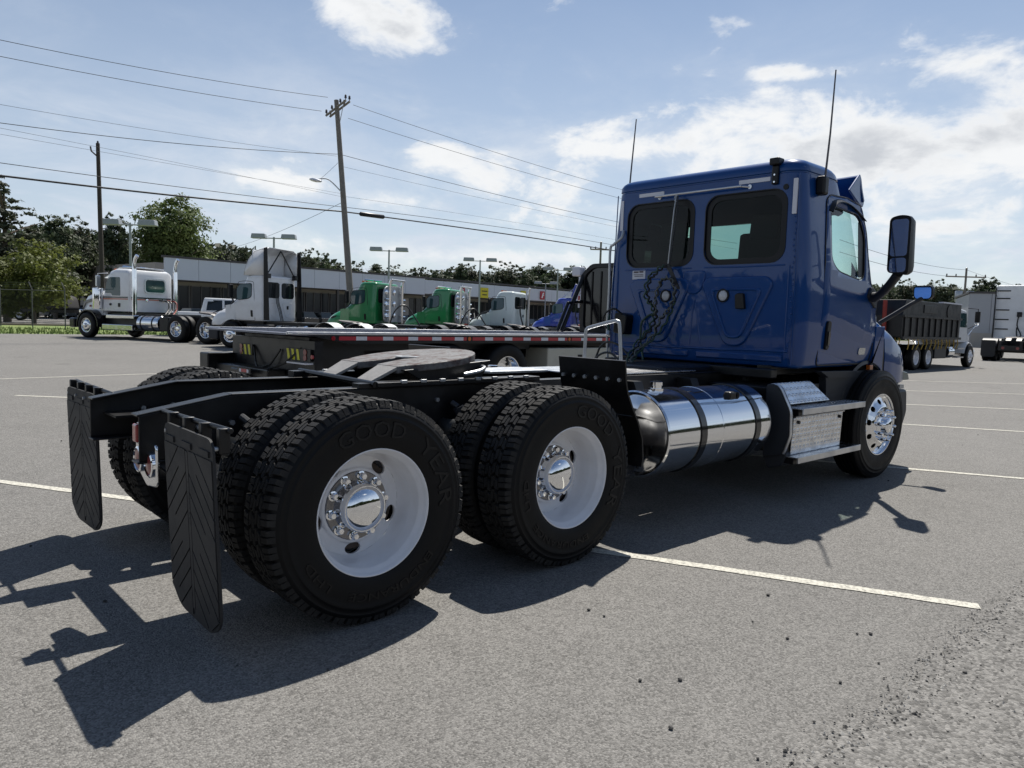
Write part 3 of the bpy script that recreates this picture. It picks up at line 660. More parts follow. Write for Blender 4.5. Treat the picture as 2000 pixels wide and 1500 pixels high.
# doors: a pressed skin standing proud of the shell, with seam, handle and badge
DOOR = rpoly([(4.56, 1.098), (5.655, 1.098), (5.70, 1.20), (5.705, 1.72), (5.56, 1.86), (5.50, 2.10), (5.48, 2.34), (5.38, 2.575), (5.10, 2.615), (4.74, 2.60), (4.665, 2.55), (4.60, 2.05)], .05, 3)
def door(s):
    bm = bmesh.new(); vs = [bm.verts.new((x, 0, z)) for x, z in DOOR]; es = [bm.edges.new((vs[i], vs[(i+1) % len(vs)])) for i in range(len(vs))]
    hole = [((x-5.09)*1.045+5.09, (z-2.2)*1.05+2.2) for x, z in WSIDE]
    hv = [bm.verts.new((x, 0, z)) for x, z in hole]; es += [bm.edges.new((hv[i], hv[(i+1) % len(hv)])) for i in range(len(hv))]
    bmesh.ops.triangle_fill(bm, use_beauty=True, edges=es)
    for k in range(24):
        z = 1.12+k*.063; bmesh.ops.bisect_plane(bm, geom=bm.verts[:]+bm.edges[:]+bm.faces[:], plane_co=(0, 0, z), plane_no=(0, 0, 1))
    for k in range(8):
        x = 4.7+k*.125; bmesh.ops.bisect_plane(bm, geom=bm.verts[:]+bm.edges[:]+bm.faces[:], plane_co=(x, 0, 0), plane_no=(1, 0, 0))
    def inside(x, z, poly):
        c = False
        for i in range(len(poly)):
            (x1, z1), (x2, z2) = poly[i-1], poly[i]
            if (z1 > z) != (z2 > z) and x < (x2-x1)*(z-z1)/(z2-z1)+x1: c = not c
        return c
    kill = [f for f in bm.faces if inside(f.calc_center_median().x, f.calc_center_median().z, hole)]
    bmesh.ops.delete(bm, geom=kill, context='FACES')
    for v in bm.verts:
        x, z = v.co.x, v.co.z
        crease = .012*math.exp(-((z-(1.60-.22*(x-4.6)))/.05)**2)*min(1, (x-4.6)*2)     # falling body line
        scoop = -.016*math.exp(-((z-1.33+.15*(x-4.6))/.11)**2)
        v.co.y = s*(side_y(z)+.006+crease+scoop)
    me = bpy.data.meshes.new('door'); bm.normal_update(); bm.to_mesh(me); bm.free(); me.materials.append(BLUE)
    b2 = bmesh.new(); b2.from_mesh(me); bmesh.ops.recalc_face_normals(b2, faces=b2.faces)
    if sum(f.normal.y for f in b2.faces)*s < 0: bmesh.ops.reverse_faces(b2, faces=b2.faces)
    b2.to_mesh(me); b2.free()
    me.polygons.foreach_set('use_smooth', [True]*len(me.polygons))
    o = link('door', me, T); so = o.modifiers.new('thick', 'SOLIDIFY'); so.thickness = .012; so.offset = -1
    mb = MB(); pts = [(x, s*(side_y(z)+.001), z) for x, z in DOOR]; pts.append(pts[0]); mb.tube(pts, .008, 6); obj('door_seam', mb, PLASTB, o, 40)
    mb = MB(); mb.prism(rpoly([(4.655, 1.235), (4.72, 1.235), (4.735, 1.49), (4.665, 1.49)], .03), 0, .022, 'y'); mb.v = [(x, s*(side_y(z)+.002+y), z) for x, y, z in mb.v]; h = obj('door_handle', mb, PLASTB, o, 40, .005)
    mb = MB(); mb.prism(rrect(4.672, 4.712, 1.27, 1.40, .015), 0, .006, 'y'); mb.v = [(x, s*(side_y(z)+.026+y), z) for x, y, z in mb.v]; h = obj('door_grip', mb, BLACKG, o, 40, .003)
    bd_ = MB(); bd_.prism(rrect(5.40, 5.55, 1.185, 1.25, .02), 0, .004, 'y'); bd_.v = [(x, s*(side_y(z)+.003+y), z) for x, y, z in bd_.v]; bd_ = obj('door_badge', bd_, mat('badge_chrome', (.45, .47, .5), .2, 1.0), o, 40)
    return o
DR = door(-1); door(1)
# pressed beads of the back panel
def bead(pts, r=.015, closed=False, mt=None, rad=.06):
    p = rpoly(pts, rad, 5) if closed else pts
    if closed: p = p+[p[0]]
    mb = MB(); mb.tube([(XR+.003, y, z) for y, z in p], r, 8); return obj('panel_bead', mb, mt or BLUE, T, 60)
for c in (-.45, .40):
    mb = MB(); mb.prism(rpoly([(c-.36, 1.80), (c-.30, 1.865), (c+.30, 1.865), (c+.36, 1.80), (c+.10, 1.24), (c-.10, 1.24)], .09, 5), XR-.020, XR+.02, 'x'); obj('stamped_panel', mb, BLUE, T, 45, .014)
    mb = MB(); mb.ring(rpoly([(c-.27, 1.76), (c+.27, 1.76), (c+.075, 1.31), (c-.075, 1.31)], .06, 5), rpoly([(c-.235, 1.74), (c+.235, 1.74), (c+.06, 1.335), (c-.06, 1.335)], .06, 5), XR-.034, XR-.012, 'x'); obj('panel_bead', mb, BLUE, T, 45, .010)
mb = MB(); mb.prism(rpoly([(-.13, 1.93), (.13, 1.93), (.11, 1.80), (.05, 1.71), (-.05, 1.71), (-.11, 1.80)], .05), XR-.012, XR+.02, 'x'); obj('stamped_panel', mb, BLUE, T, 45, .010)
for (y0, y1) in ((-.92, -.06), (.03, .95)):
    mb = MB(); mb.prism(rrect(y0, y1, 1.118, 1.185, .02), XR-.020, XR+.02, 'x'); obj('panel_bead', mb, BLUE, T, 45, .014)
bead([(-.97, 1.215), (-.55, 1.215), (-.30, 1.205), (.0, 1.205), (.3, 1.205), (.55, 1.215), (.97, 1.215)], .012)
bead([(.02, 1.24), (.0, 1.60), (-.02, 1.66), (-.03, 1.60), (-.10, 1.24)], .010)
for y in (-.94, .93): bead([(y, 1.15), (y, 1.6), (y, 1.95)], .009)
for z in (1.98,): bead([(-.90, 1.955), (-.5, 1.95), (-.10, 1.955)], .008); bead([(.04, 1.955), (.4, 1.95), (.83, 1.955)], .008)
rv = MB()
for i in range(26):
    z = 1.16+i*.048+.004*math.sin(i*2.1); yy = -.972+.008*math.sin(i*1.3)
    rv.lathe([(.010, 0), (.007, -.004), (0, -.005)], (XR+.0015, yy, z), 'x', 7)
for i in range(18):
    for y in (-1, 1): rv.lathe([(.007, 0), (.005, -.003), (0, -.004)], (XR+.001, y*(.06+i*.05), 1.205), 'x', 6)
tag(obj('weld_beads', rv, BLUE, T, 60), kind='stuff')
for s in (-1, 1):
    mb = MB(); mb.tube([(XR+.006, s*1.0, 1.10), (XR+.004, s*1.0, 1.6), (XR+.012, s*.985, 2.3), (XR+.012, s*.975, 2.72)], .006, 6); obj('panel_seam', mb, BLUE, T, 60)
# fittings on the back panel
def plate(name, y0, y1, z0, z1, m, d=.006, r=.004, par=T, x=XR):
    mb = MB(); mb.prism(rrect(y0, y1, z0, z1, r, 2), x-d, x+.01, 'x'); return obj(name, mb, m, par, 40)
for (y0, y1, z0, z1) in ((.39, .69, 2.672, 2.706), (-.72, -.42, 2.678, 2.713), (.885, .92, 2.36, 2.66), (-.972, -.935, 2.38, 2.675)): plate('reflector_strip', y0, y1, z0, z1, REFLW)
mb = MB(); mb.tube(spline([(XR, .435, 2.652), (XR-.04, .43, 2.652), (XR-.06, .38, 2.652), (XR-.06, -.40, 2.652), (XR-.05, -.47, 2.650), (XR, -.53, 2.645)], 5), .010, 8); obj('hose_rail', mb, ALUR, T)
for y in (.435, -.53):
    mb = MB(); mb.cyl((XR-.012, y, 2.648), (XR+.01, y, 2.648), .020, 12); obj('rail_foot', mb, ALUR, T)
mb = MB(); mb.box(XR-.03, XR+.01, -.80, -.74, 2.64, 2.80).box(XR-.055, XR+.05, -.815, -.725, 2.80, 2.862); obj('work_lamp', mb, PLASTB, T, None, .012)
for z in (2.66, 2.72): 
    mb = MB(); mb.cyl((XR-.034, -.77, z), (XR-.03, -.77, z), .008, 8); obj('bolt', mb, CHROME, T)
mb = MB(); mb.cyl((XR-.008, -.868, 2.612), (XR+.01, -.868, 2.612), .024, 16); obj('grommet', mb, PLASTB, T)
for y in (-.331, .301):
    mb = MB(); mb.lathe([(.062, .03), (.062, -.012), (.05, -.016), (.048, -.010)], (XR-.022, y, 1.695), 'x', 24); v_ = obj('vent_ring', mb, PLASTB, T)
    mb = MB(); mb.lathe([(.048, 0), (.03, -.012), (0, -.014)], (XR-.026, y, 1.695), 'x', 24); obj('vent_cap', mb, mat('vent_cap_white', (.52, .53, .55), .5), v_)
mb = MB(); mb.prism(rpoly([(-.565, 1.575), (-.475, 1.575), (-.465, 1.70), (-.49, 1.715), (-.545, 1.715)], .012), XR-.055, XR+.01, 'x'); obj('air_outlet', mb, PLASTB, T, 40, .006)
lb = plate('warning_sticker', .577, .737, 1.862, 1.958, PAPER, .003)
for (y0, y1, z0, z1) in ((.66, .72, 1.926, 1.942), (.60, .65, 1.928, 1.944), (.60, .72, 1.906, 1.912), (.60, .71, 1.890, 1.897)): plate('printed_line', y0, y1, z0, z1, INK, .0045, .002, lb)
mb = MB(); mb.box(XR-.004, XR+.01, .205, .24, 1.44, 1.475); obj('small_tag', mb, PAPER, T, None)
mb = MB(); mb.tube(spline([(XR-.02, .863, 2.357), (XR-.05, .865, 2.28), (XR-.06, .95, 2.22), (XR-.06, .995, 2.16), (XR-.06, .988, 1.789), (XR-.06, .993, 1.366), (XR-.05, .986, 1.10), (XR-.05, .98, 1.0)], 5), .014, 8); obj('drain_tube', mb, STEEL, T)
# hanging air lines and cable
HOSEF = mat('grey_braid_sleeve', (.10, .11, .10), .6, var=.5, vscale=40)
def coil(pts, r, turn, n_turns, m, name='air_hose', rr=.008):
    P = spline(pts, 10); mb = MB(); out = []
    for i, p in enumerate(P):
        f = i/(len(P)-1); t = (P[min(i+1, len(P)-1)]-P[max(i-1, 0)]).normalized(); a = t.orthogonal().normalized(); b = t.cross(a); w = 2*math.pi*n_turns*f
        out.append(p+(a*math.cos(w)+b*math.sin(w))*turn)
    mb.tube(out, rr, 6); return obj(name, mb, m, T)
HA = [(4.13, .264, 1.983), (4.12, .351, 1.927), (4.11, .437, 1.83), (4.11, .447, 1.681), (4.11, .37, 1.59), (4.10, .33, 1.508), (4.08, .36, 1.383), (4.0, .42, 1.255), (3.85, .40, 1.13), (3.7, .30, 1.06)]
HB = [(4.10, .33, 1.50), (4.10, .345, 1.64), (4.10, .301, 1.80), (4.10, .227, 1.861), (4.10, .148, 1.811), (4.10, .129, 1.68), (4.08, .17, 1.559), (4.06, .25, 1.46), (4.02, .30, 1.30), (3.88, .36, 1.16), (3.68, .27, 1.06)]
HC = [(4.10, .129, 1.68), (4.10, .15, 1.56), (4.06, .214, 1.40), (4.0, .30, 1.26), (3.86, .34, 1.14), (3.66, .25, 1.05)]
coil(HA, .02, .012, 17, HOSEK, rr=.011); coil(HB, .02, .012, 19, HOSEK, rr=.011); coil(HC, .02, .009, 8, HOSEG, rr=.010); coil([(y[0]-.03, y[1]+.012, y[2]) for y in HA], .02, .012, 13, HOSEG, rr=.009); coil([(y[0]-.03, y[1]-.01, y[2]+.005) for y in HB], .02, .013, 15, HOSEF, rr=.006)
for pts in ([(4.14, .192, 2.63), (4.12, .195, 2.5), (4.12, .235, 1.997)], [(4.14, .175, 2.63), (4.13, .168, 2.5), (4.12, .222, 1.972)]):
    mb = MB(); mb.tube(pts, .007, 6); obj('support_spring', mb, STEEL if pts[0][1] > .18 else PLAST, T)
mb = MB(); mb.prism(rpoly([(.30, 1.99), (.235, 2.0), (.10, 1.76), (.13, 1.75), (.24, 1.93)], .02), 4.135, 4.145, 'x'); obj('hose_hanger', mb, PLAST, T)
mb = MB(); mb.tube([(4.15, .2+.018*math.cos(a*.6), 2.61+.03*math.sin(a*.6)) for a in range(11)], .005, 6); obj('hose_hook', mb, STEEL, T)
mb = MB(); mb.prism(rpoly([(.70, 1.50), (.85, 1.53), (.87, 1.32), (.72, 1.30)], .03), 4.10, XR+.01, 'x'); obj('air_coupler_box', mb, PLASTB, T, 40, .01)
for pts, m in (([(4.12, .76, 1.50), (4.02, .80, 1.56), (4.0, .90, 1.50), (4.02, .92, 1.40), (4.05, .86, 1.34)], HOSEK), ([(4.10, .92, 1.50), (4.05, .89, 1.42), (4.0, .84, 1.33)], HOSEG),
               ([(3.9, .95, .98), (3.9, .90, 1.08), (3.9, .856, 1.17), (3.9, .772, 1.225), (3.9, .64, 1.21), (3.9, .507, 1.12), (3.85, .42, 1.04)], HOSEK),
               ([(3.8, .85, .98), (3.8, .80, 1.08), (3.8, .70, 1.125), (3.8, .6, 1.11), (3.75, .45, 1.03)], HOSEK),
               ([(XR-.02, .42, 1.51), (XR-.04, .472, 1.506), (XR-.05, .55, 1.44), (XR-.05, .565, 1.35), (XR-.05, .558, 1.225), (4.1, .467, 1.076), (4.0, .40, 1.02)], HOSEG)):
    mb = MB(); mb.tube(spline(pts, 6), .011, 8); obj('air_hose', mb, m, T)
mb = MB(); mb.tube([(4.0, .84, 1.33), (3.98, .83, 1.29)], .022, 10); obj('gladhand', mb, STEEL, T)
# seats, wheel and dash seen through the glass
def seat(y):
    mb = MB(); mb.prism(rpoly([(4.48, 1.35), (4.60, 1.32), (4.70, 1.9), (4.66, 2.28), (4.56, 2.30)], .05), y-.26, y+.26, 'y'); o = obj('seat', mb, SEAT, T, 40, .04)
    mb = MB(); mb.box(4.55, 5.10, y-.27, y+.27, 1.28, 1.45); obj('seat_cushion', mb, SEAT, o, 40, .04)
    mb = MB(); mb.prism(rpoly([(4.53, 2.22), (4.63, 2.22), (4.65, 2.44), (4.57, 2.46)], .04), y-.15, y+.15, 'y'); obj('headrest', mb, SEAT, o, 40, .03)
seat(.52); seat(-.50)
mb = MB(); mb.prism([(5.30, 1.10), (5.72, 1.10), (5.72, 1.72), (5.55, 1.78), (5.34, 1.72)], -.95, .95, 'y'); obj('dashboard', mb, INTER, T, 40, .03)
mb = MB(); c0 = Vector((5.20, .52, 1.82)); ax = Vector((-.75, 0, .66)).normalized(); e1 = Vector((0, 1, 0)); e2 = ax.cross(e1)
mb.tube([c0+(e1*math.cos(a*.2244)+e2*math.sin(a*.2244))*.23 for a in range(29)], .016, 8); mb.tube([c0-e1*.22, c0+e1*.22], .018, 8); mb.tube([c0, c0-ax*.30], .03, 8); obj('steering_wheel', mb, PLASTB, T)
mb = MB(); ny = 14; mb.loft([[(lerp(XF, z)-.045-.10*(abs(y)/1.05)**2-.25*max(0, abs(y)-.72)**1.5, y, z) for y in [-.98+1.96*i/ny for i in range(ny+1)]] for z in (1.77, 2.0, 2.25, 2.54)], cap0=False, cap1=False, closed=False); obj('windshield', mb, GLASSG, T, 60)
# roof: sun visor blade at the front, antennas
for s in (-1, 1):
    mb = MB(); mb.prism(rpoly([(5.20, 2.71), (5.45, 2.895), (5.50, 2.86), (5.63, 2.645), (5.60, 2.60), (5.48, 2.62)], .02), 0, .02, 'y'); mb.v = [(x, s*(.955+y-.12*max(0, x-5.3)), z) for x, y, z in mb.v]; obj('visor_end', mb, BLUE, T, 40, .006)
secs = []
for i in range(13):
    y = -.955+1.91*i/12; q = -.10*(abs(y)/1)**2
    secs.append([(5.44+q+.10, y, 2.885), (5.66+q+.02, y, 2.66), (5.645+q+.02, y, 2.645), (5.42+q+.10, y, 2.87)])
mb = MB(); mb.loft(secs); obj('sun_visor', mb, BLUE, T, 40)
for (x, y, z, x1, y1, z1) in ((4.50, -1.035, 2.56, 4.47, -1.115, 3.58), (4.50, 1.035, 2.56, 4.50, 1.0, 3.55)):
    s = 1 if y > 0 else -1
    mb = MB(); mb.box(x-.045, x+.045, y-.03 if s > 0 else y-.055, y+.055 if s > 0 else y+.03, z, z+.16); a_ = obj('antenna_mount', mb, PLASTB, T, None, .02)
    mb = MB(); mb.tube([(x, y+.03*s, z+.1), ((x+x1)/2, (y+y1)/2+.02*s, (z+z1)/2), (x1, y1, z1)], [.010, .008, .006], 8); obj('antenna', mb, mat('antenna_whip', (.09, .085, .09), .4), a_)
# mirrors
def mirrors(s):
    mb = MB(); mb.tube(spline([(5.56, s*1.06, 1.74), (5.50, s*1.17, 1.74), (5.30, s*1.34, 1.82), (5.17, s*1.47, 1.93)], 6), [.05]*6+[.040]*13, 10); ar = obj('mirror_arm', mb, PLAST, T)
    mb = MB(); mb.prism(rpoly([(5.66, 1.62), (5.70, 1.76), (5.54, 1.84), (5.46, 1.74)], .04), 1.06, 1.11, 'y'); mb.v = [(x, s*y, z) for x, y, z in mb.v]; obj('mirror_foot', mb, PLAST, ar, 40, .01)
    hd = rpoly([(-.095, -.255), (.095, -.225), (.098, .255), (.0, .275), (-.092, .255)], .04, 5)
    mb = MB(); mb.prism(hd, -.01, .02, 'x'); back = shrink(hd, .03); mb2 = MB(); mb2.loft([[(-.012, y, z) for y, z in hd], [(.03, y, z) for y, z in hd], [(.085, y, z) for y, z in shrink(hd, .02)], [(.12, y, z) for y, z in shrink(hd, .06)]])
    h = obj('mirror_head', mb2, PLASTB, T, 35, loc=(5.14, s*1.475, 2.16), rot=(0, 0, s*R_(8)))
    mb = MB(); mb.prism(rrect(-.075, .075, -.085, .235, .03), -.016, -.010, 'x'); obj('mirror_glass', mb, CHROME, h)
    mb = MB(); mb.prism(rrect(-.073, .073, -.225, -.10, .03), -.017, -.010, 'x'); obj('wide_mirror_glass', mb, CHROME, h)
    mb = MB(); mb.tube(spline([(6.22, s*.93, 1.50), (6.30, s*1.02, 1.58), (6.42, s*1.15, 1.70), (6.5, s*1.22, 1.76)], 5), .022, 8); ar = obj('hood_mirror_arm', mb, PLAST, T)
    hd = rrect(-.10, .10, -.07, .07, .045)
    mb = MB(); mb.loft([[(-.01, y, z) for y, z in hd], [(.03, y, z) for y, z in hd], [(.075, y, z) for y, z in shrink(hd, .03)]]); h = obj('hood_mirror_head', mb, PLASTB, T, 35, loc=(6.5, s*1.235, 1.825), rot=(0, R_(-4), s*R_(14)))
    mb = MB(); mb.prism(shrink(hd, .010), -.015, -.008, 'x'); obj('hood_mirror_glass', mb, CHROME, h)
mirrors(-1); mirrors(1)
# hood with fenders
def hood_sec(x, ins=0):
    w = lerp([(5.95, 1.085), (6.15, 1.10), (6.4, 1.10), (6.6, 1.06), (6.75, .95), (6.86, .72), (6.90, .45)], x); zt = lerp([(5.95, 1.70), (6.2, 1.62), (6.5, 1.47), (6.7, 1.32), (6.82, 1.18), (6.9, 1.0)], x)
    fl = lerp([(5.95, 1.34), (6.2, 1.33), (6.5, 1.20), (6.7, 1.06), (6.9, .93)], x)      # fender shoulder height
    ar = .52+math.sqrt(max(0, .60**2-(x-5.62)**2)) if x < 6.2 else .86
    zb = max(ar, .86) if x < 6.6 else .86
    pts = [(w-.04, zb), (w, zb+.03), (w+.0, (zb+fl)/2), (w-.015, fl), (w-.05, fl+.05), (w-.14, fl+(zt-fl)*.45), (w-.24, fl+(zt-fl)*.75), (w-.42, zt-.02), (w*.35, zt+.012)]
    R = [(x, -y, z) for y, z in pts]; L = [(x, y, z) for y, z in reversed(pts)]
    return R+[(x, 0, zt+.02)]+L
mb = MB(); mb.loft([hood_sec(x) for x in (6.005, 6.02, 6.05, 6.1, 6.15, 6.2, 6.3, 6.4, 6.5, 6.6, 6.68, 6.75, 6.81, 6.86, 6.9)], closed=True); obj('hood', mb, BLUE, T, 50)
mb = MB(); mb.loft([[(x-.05 if i == 0 else x, y, z) for x, y, z in [(a, b*.996, c-.004) for a, b, c in hood_sec(6.0)]] for i in (0, 1)]); obj('hood_gap', mb, PLASTB, T, 40)
for s in (-1, 1):
    # rear half of the fender, fixed to the cowl
    pts = [(5.60, 1.08), (5.70, 1.20), (5.70, 1.45), (5.945, 1.45), (5.945, 1.06)]
    arc = [(5.62+.60*math.cos(R_(a)), .52+.60*math.sin(R_(a))) for a in range(56, 112, 6)]
    mb = MB(); mb.prism([(5.945, 1.46), (5.74, 1.46), (5.715, 1.20), (5.70, 1.11), (5.62, 1.085)]+[(x, z-.01) for x, z in reversed(arc) if 5.62 < x < 5.94]+[(5.945, 1.0)], 1.05, 1.094, 'y'); mb.v = [(x, s*y, z) for x, y, z in mb.v]; obj('rear_fender', mb, BLUE, T, 40, .012)
    mb = MB(); secs = []
    for a in range(-18, 170, 8):
        x, z = 5.62+.605*math.cos(R_(a)), .52+.605*math.sin(R_(a)); x2, z2 = 5.62+.575*math.cos(R_(a)), .52+.575*math.sin(R_(a))
        secs.append([(x, s*.70, z), (x, s*1.075, z), (x2, s*1.085, z2), (x2, s*.70, z2)])
    mb.loft(secs); obj('wheel_arch_liner', mb, PLASTB, T, 40)
    mb = MB(); mb.prism(rpoly([(4.62, 1.045), (5.56, 1.03), (5.40, .96), (5.22, .83), (5.10, .66), (5.06, .42), (4.92, .32), (4.86, .40), (4.80, .98)], .03), .985, 1.055, 'y'); mb.v = [(x, s*(y+(.10*max(0, x-4.9) if z < .99 else .03)), z) for x, y, z in mb.v]; obj('splash_panel', mb, PLAST, T, 40, .015)
    mb = MB(); mb.box(5.61, 5.68, s*1.07 if s > 0 else -1.11, s*1.11 if s > 0 else -1.07, 1.035, 1.085); obj('side_marker', mb, AMBER, T, None, .006)
    mb = MB(); mb.prism(rpoly([(6.52, .80), (6.80, .80), (6.84, .55), (6.66, .26), (6.40, .27), (6.46, .45)], .05), .72, 1.06, 'y'); mb.v = [(x-(.16*max(0, y-.8)), s*y, z) for x, y, z in mb.v]; obj('bumper_end', mb, PLAST, T, 40, .03)
    mb = MB(); mb.box(6.56, 6.68, s*.98 if s > 0 else -1.05, s*1.05 if s > 0 else -.98, .81, .85); obj('fender_bracket', mb, STEEL, T)
    mb = MB(); mb.prism(rpoly([(6.50, 1.02), (6.80, .98), (6.86, .90), (6.60, .90)], .03), .80, 1.03, 'y'); mb.v = [(x-.3*max(0, y-.8), s*(y+.03), z) for x, y, z in mb.v]; obj('headlight', mb, GLASST, T, 40, .01)
mb = MB(); mb.box(6.62, 6.86, -.74, .74, .28, .78); obj('bumper', mb, PLAST, T, 40, .05)
mb = MB(); mb.prism(rpoly([(-.42, .82), (.42, .82), (.46, 1.28), (-.46, 1.28)], .06), 6.80, 6.915, 'x'); obj('grille', mb, PLASTB, T, 40, .02)
mb = MB(); mb.prism(rpoly([(5.42, 1.0), (5.95, 1.0), (5.95, 1.52), (5.70, 1.70), (5.5, 1.60)], .05), -.96, .96, 'y'); obj('cowl', mb, PLASTB, T, 40)

# chassis
for s in (-1, 1):
    prof = [(-.787, .928), (-.36, 1.004), (6.55, 1.004), (6.55, .735), (-.787, .715)]
    mb = MB(); mb.prism(prof, s*.425, s*.435, 'y')
    for zz, q in ((0, 1), (1, -1)):
        pl = [(-.795, .935), (-.36, 1.012), (6.55, 1.012)] if zz == 0 else [(-.795, .715), (6.55, .735)]
        for (a, b), (c, d) in zip(pl, pl[1:]):
            y0, y1 = s*.345, s*.437; mb.add([(a, y0, b), (c, y0, d), (c, y1, d), (a, y1, b), (a, y0, b-.010), (c, y0, d-.010), (c, y1, d-.010), (a, y1, b-.010)], [(0,1,2,3), (7,6,5,4), (0,4,5,1), (1,5,6,2), (2,6,7,3), (3,7,4,0)])
    fr = obj('frame_rail', mb, BLACK, T, None, .004)
    for (x, z) in ((-.52, .86), (-.36, .87), (-.18, .88), (.2, .92), (.5, .86), (.9, .92), (1.1, .80), (1.5, .92), (1.8, .86), (2.1, .92)):
        mb = MB(); mb.cyl((x, s*.408, z), (x, s*.452, z), .014, 6); obj('frame_bolt', mb, STEEL, fr, None)
mb = MB()
for x in (-.45, .66, 2.0, 3.3, 4.6):
    mb = MB(); mb.box(x-.05, x+.05, -.422, .422, .745, .87); obj('crossmember', mb, BLACK, T, None, .01)
mb = MB(); mb.box(-.72, -.52, .20, .42, .84, .852); obj('bracket', mb, BLACK, T, None)
for s in (-1,):
    mb = MB(); mb.prism(rpoly([(-.50*s*-1, .80), (-.20*s*-1, .80), (-.20*s*-1, .66), (-.36*s*-1, .585), (-.50*s*-1, .60)], .03), -.735, -.72, 'x'); pl = obj('tail_light_panel', mb, ALU, T, 40, .006)
    for y in (.27, .435):
        mb = MB(); mb.lathe([(.062, .02), (.062, -.008), (.054, -.012), (.052, -.004)], (-.74, s*y, .70), 'x', 24); rg = obj('light_bezel', mb, CHROME, pl)
        mb = MB(); mb.lathe([(.052, -.002), (.03, -.010), (0, -.012)], (-.742, s*y, .70), 'x', 24); obj('tail_light', mb, REDD, rg if False else pl)
    mb = MB(); mb.box(-.790, -.772, s*.37-.03, s*.37+.03, .80, .885); obj('marker_light', mb, REDL, T, None, .008)
    mb = MB(); mb.box(-.772, -.760, s*.37-.02, s*.37+.02, .79, .89); obj('light_bracket', mb, STEEL, T, None, .003)
    mb = MB(); mb.tube(spline([(-.66, s*.25, .82), (-.70, s*.30, .74), (-.67, s*.40, .75), (-.66, s*.36, .84)], 6), .010, 6); mb.tube(spline([(-.68, s*.22, .80), (-.69, s*.30, .70), (-.66, s*.52, .66), (-.5, s*.5, .7)], 6), .006, 6); obj('wiring', mb, HOSEK, T)
# mud flaps with chevron pattern in relief
def clip(poly, a, b, c):
    out = []
    for i in range(len(poly)):
        p, q = poly[i-1], poly[i]; fp, fq = a*p[0]+b*p[1]-c, a*q[0]+b*q[1]-c
        if (fp <= 0) != (fq <= 0):
            t = fp/(fp-fq); out.append((p[0]+(q[0]-p[0])*t, p[1]+(q[1]-p[1])*t))
        if fq <= 0: out.append(q)
    return out
def flap_mesh():
    H = .82; W2 = .305; out = rpoly([(-W2, H), (W2, H), (W2, .07), (.20, .0), (-.20, .0), (-W2, .07)], .06, 4)
    mb = MB(); mb.prism(out, -.005, .005, 'x')
    m, sp, gap = .80, .165, .005
    for s in (-1, 1):
        for k in range(-1, 13):
            c1 = H+.165-k*sp; c0 = c1-sp
            base = [(.020, H-.085), (W2-.010, H-.085), (W2-.010, .085), (.20, .02), (.020, .02)]
            p = clip(clip(base, m, 1, c1-gap), -m, -1, -(c0+gap))
            if len(p) < 3: continue
            # every strip is cut again by a short groove that starts at one side and stops half way
            mid = (c0+c1)/2; y0 = .11 if k % 2 else .19
            q = [clip(p, 1, 0, y0), clip(clip(p, -1, 0, -y0), m, 1, mid-gap), clip(clip(p, -1, 0, -y0), -m, -1, -(mid+gap))] if k % 2 else [clip(p, -1, 0, -y0), clip(clip(p, 1, 0, y0), m, 1, mid-gap), clip(clip(p, 1, 0, y0), -m, -1, -(mid+gap))]
            for w in q:
                if len(w) > 2: mb.prism([(s*y, z) for y, z in w], -.010, -.004, 'x')
    mb.box(-.010, -.004, -.014, .014, .05, H-.09)
    for i in range(9): mb.cyl((-.011, 0, .60-.022*i), (-.004, 0, .60-.022*i), .005, 6)
    for (y0, y1) in ((-.27, -.16), (-.06, .06), (.16, .27)): mb.box(-.012, -.004, y0, y1, H-.075, H-.05)
    return mb.mesh('mud_flap', FLAP, 30)
FLM = flap_mesh()
for s in (-1, 1):
    mb = MB(); mb.tube([(-.68, s*.40, .945), (-.68, s*1.23, .955)], .013, 8)
    for i in range(4):
        y = s*(.63+i*.19); mb.box(-.72, -.676, y-.016, y+.016, .865, .965)
    hb = obj('flap_hanger', mb, BLACK, T, 40, .004)
    f = link('mud_flap', FLM, T, (-.70, s*.914, .105), (0, R_(-2.5 if s < 0 else -1.5), R_(1.5*s)))
    for i in range(4):
        mb = MB(); mb.cyl((-.735, s*(.63+i*.19), .885), (-.70, s*(.63+i*.19), .885), .009, 8); obj('bolt', mb, STEEL, hb)
# axles and suspension
for x in (0, 1.32):
    mb = MB(); mb.cyl((x, -.95, RT), (x, .95, RT), .075, 14); mb.lathe([(.02, -.24), (.14, -.2), (.20, -.08), (.20, .08), (.14, .2), (.02, .24)], (x, 0, RT), 'x', 20); obj('drive_axle', mb, BLACK, T)
    for s in (-1, 1):
        mb = MB(); mb.lathe([(.10, 0), (.13, .03), (.125, .08), (.135, .12), (.12, .17), (.09, .19)], (x-.30, s*.50, .62), 'z', 18); obj('air_spring', mb, HOSEK, T)
        mb = MB(); mb.prism([(x-.45, .54), (x+.50, .60), (x+.50, .68), (x-.45, .62)], s*.45, s*.55, 'y'); obj('suspension_arm', mb, BLACK, T, None, .01)
        mb = MB(); mb.tube([(x-.15, s*.60, .55), (x-.27, s*.52, .80)], .028, 10); mb.tube([(x-.27, s*.52, .80), (x-.30, s*.50, .875)], .036, 10); mb.tube([(x-.30, s*.50, .875), (x-.32, s*.46, .90)], .018, 8); obj('shock_absorber', mb, PLAST, T)
mb = MB(); mb.cyl((1.5, 0, .58), (3.4, 0, .70), .06, 12); mb.cyl((.2, 0, .55), (1.1, 0, .58), .06, 12); obj('drive_shaft', mb, BLACK, T)
mb = MB(); mb.box(3.3, 5.3, -.36, .36, .50, 1.06).box(4.3, 5.9, -.55, .55, .70, 1.10); obj('engine_and_gearbox', mb, BLACK, T, None, .04)
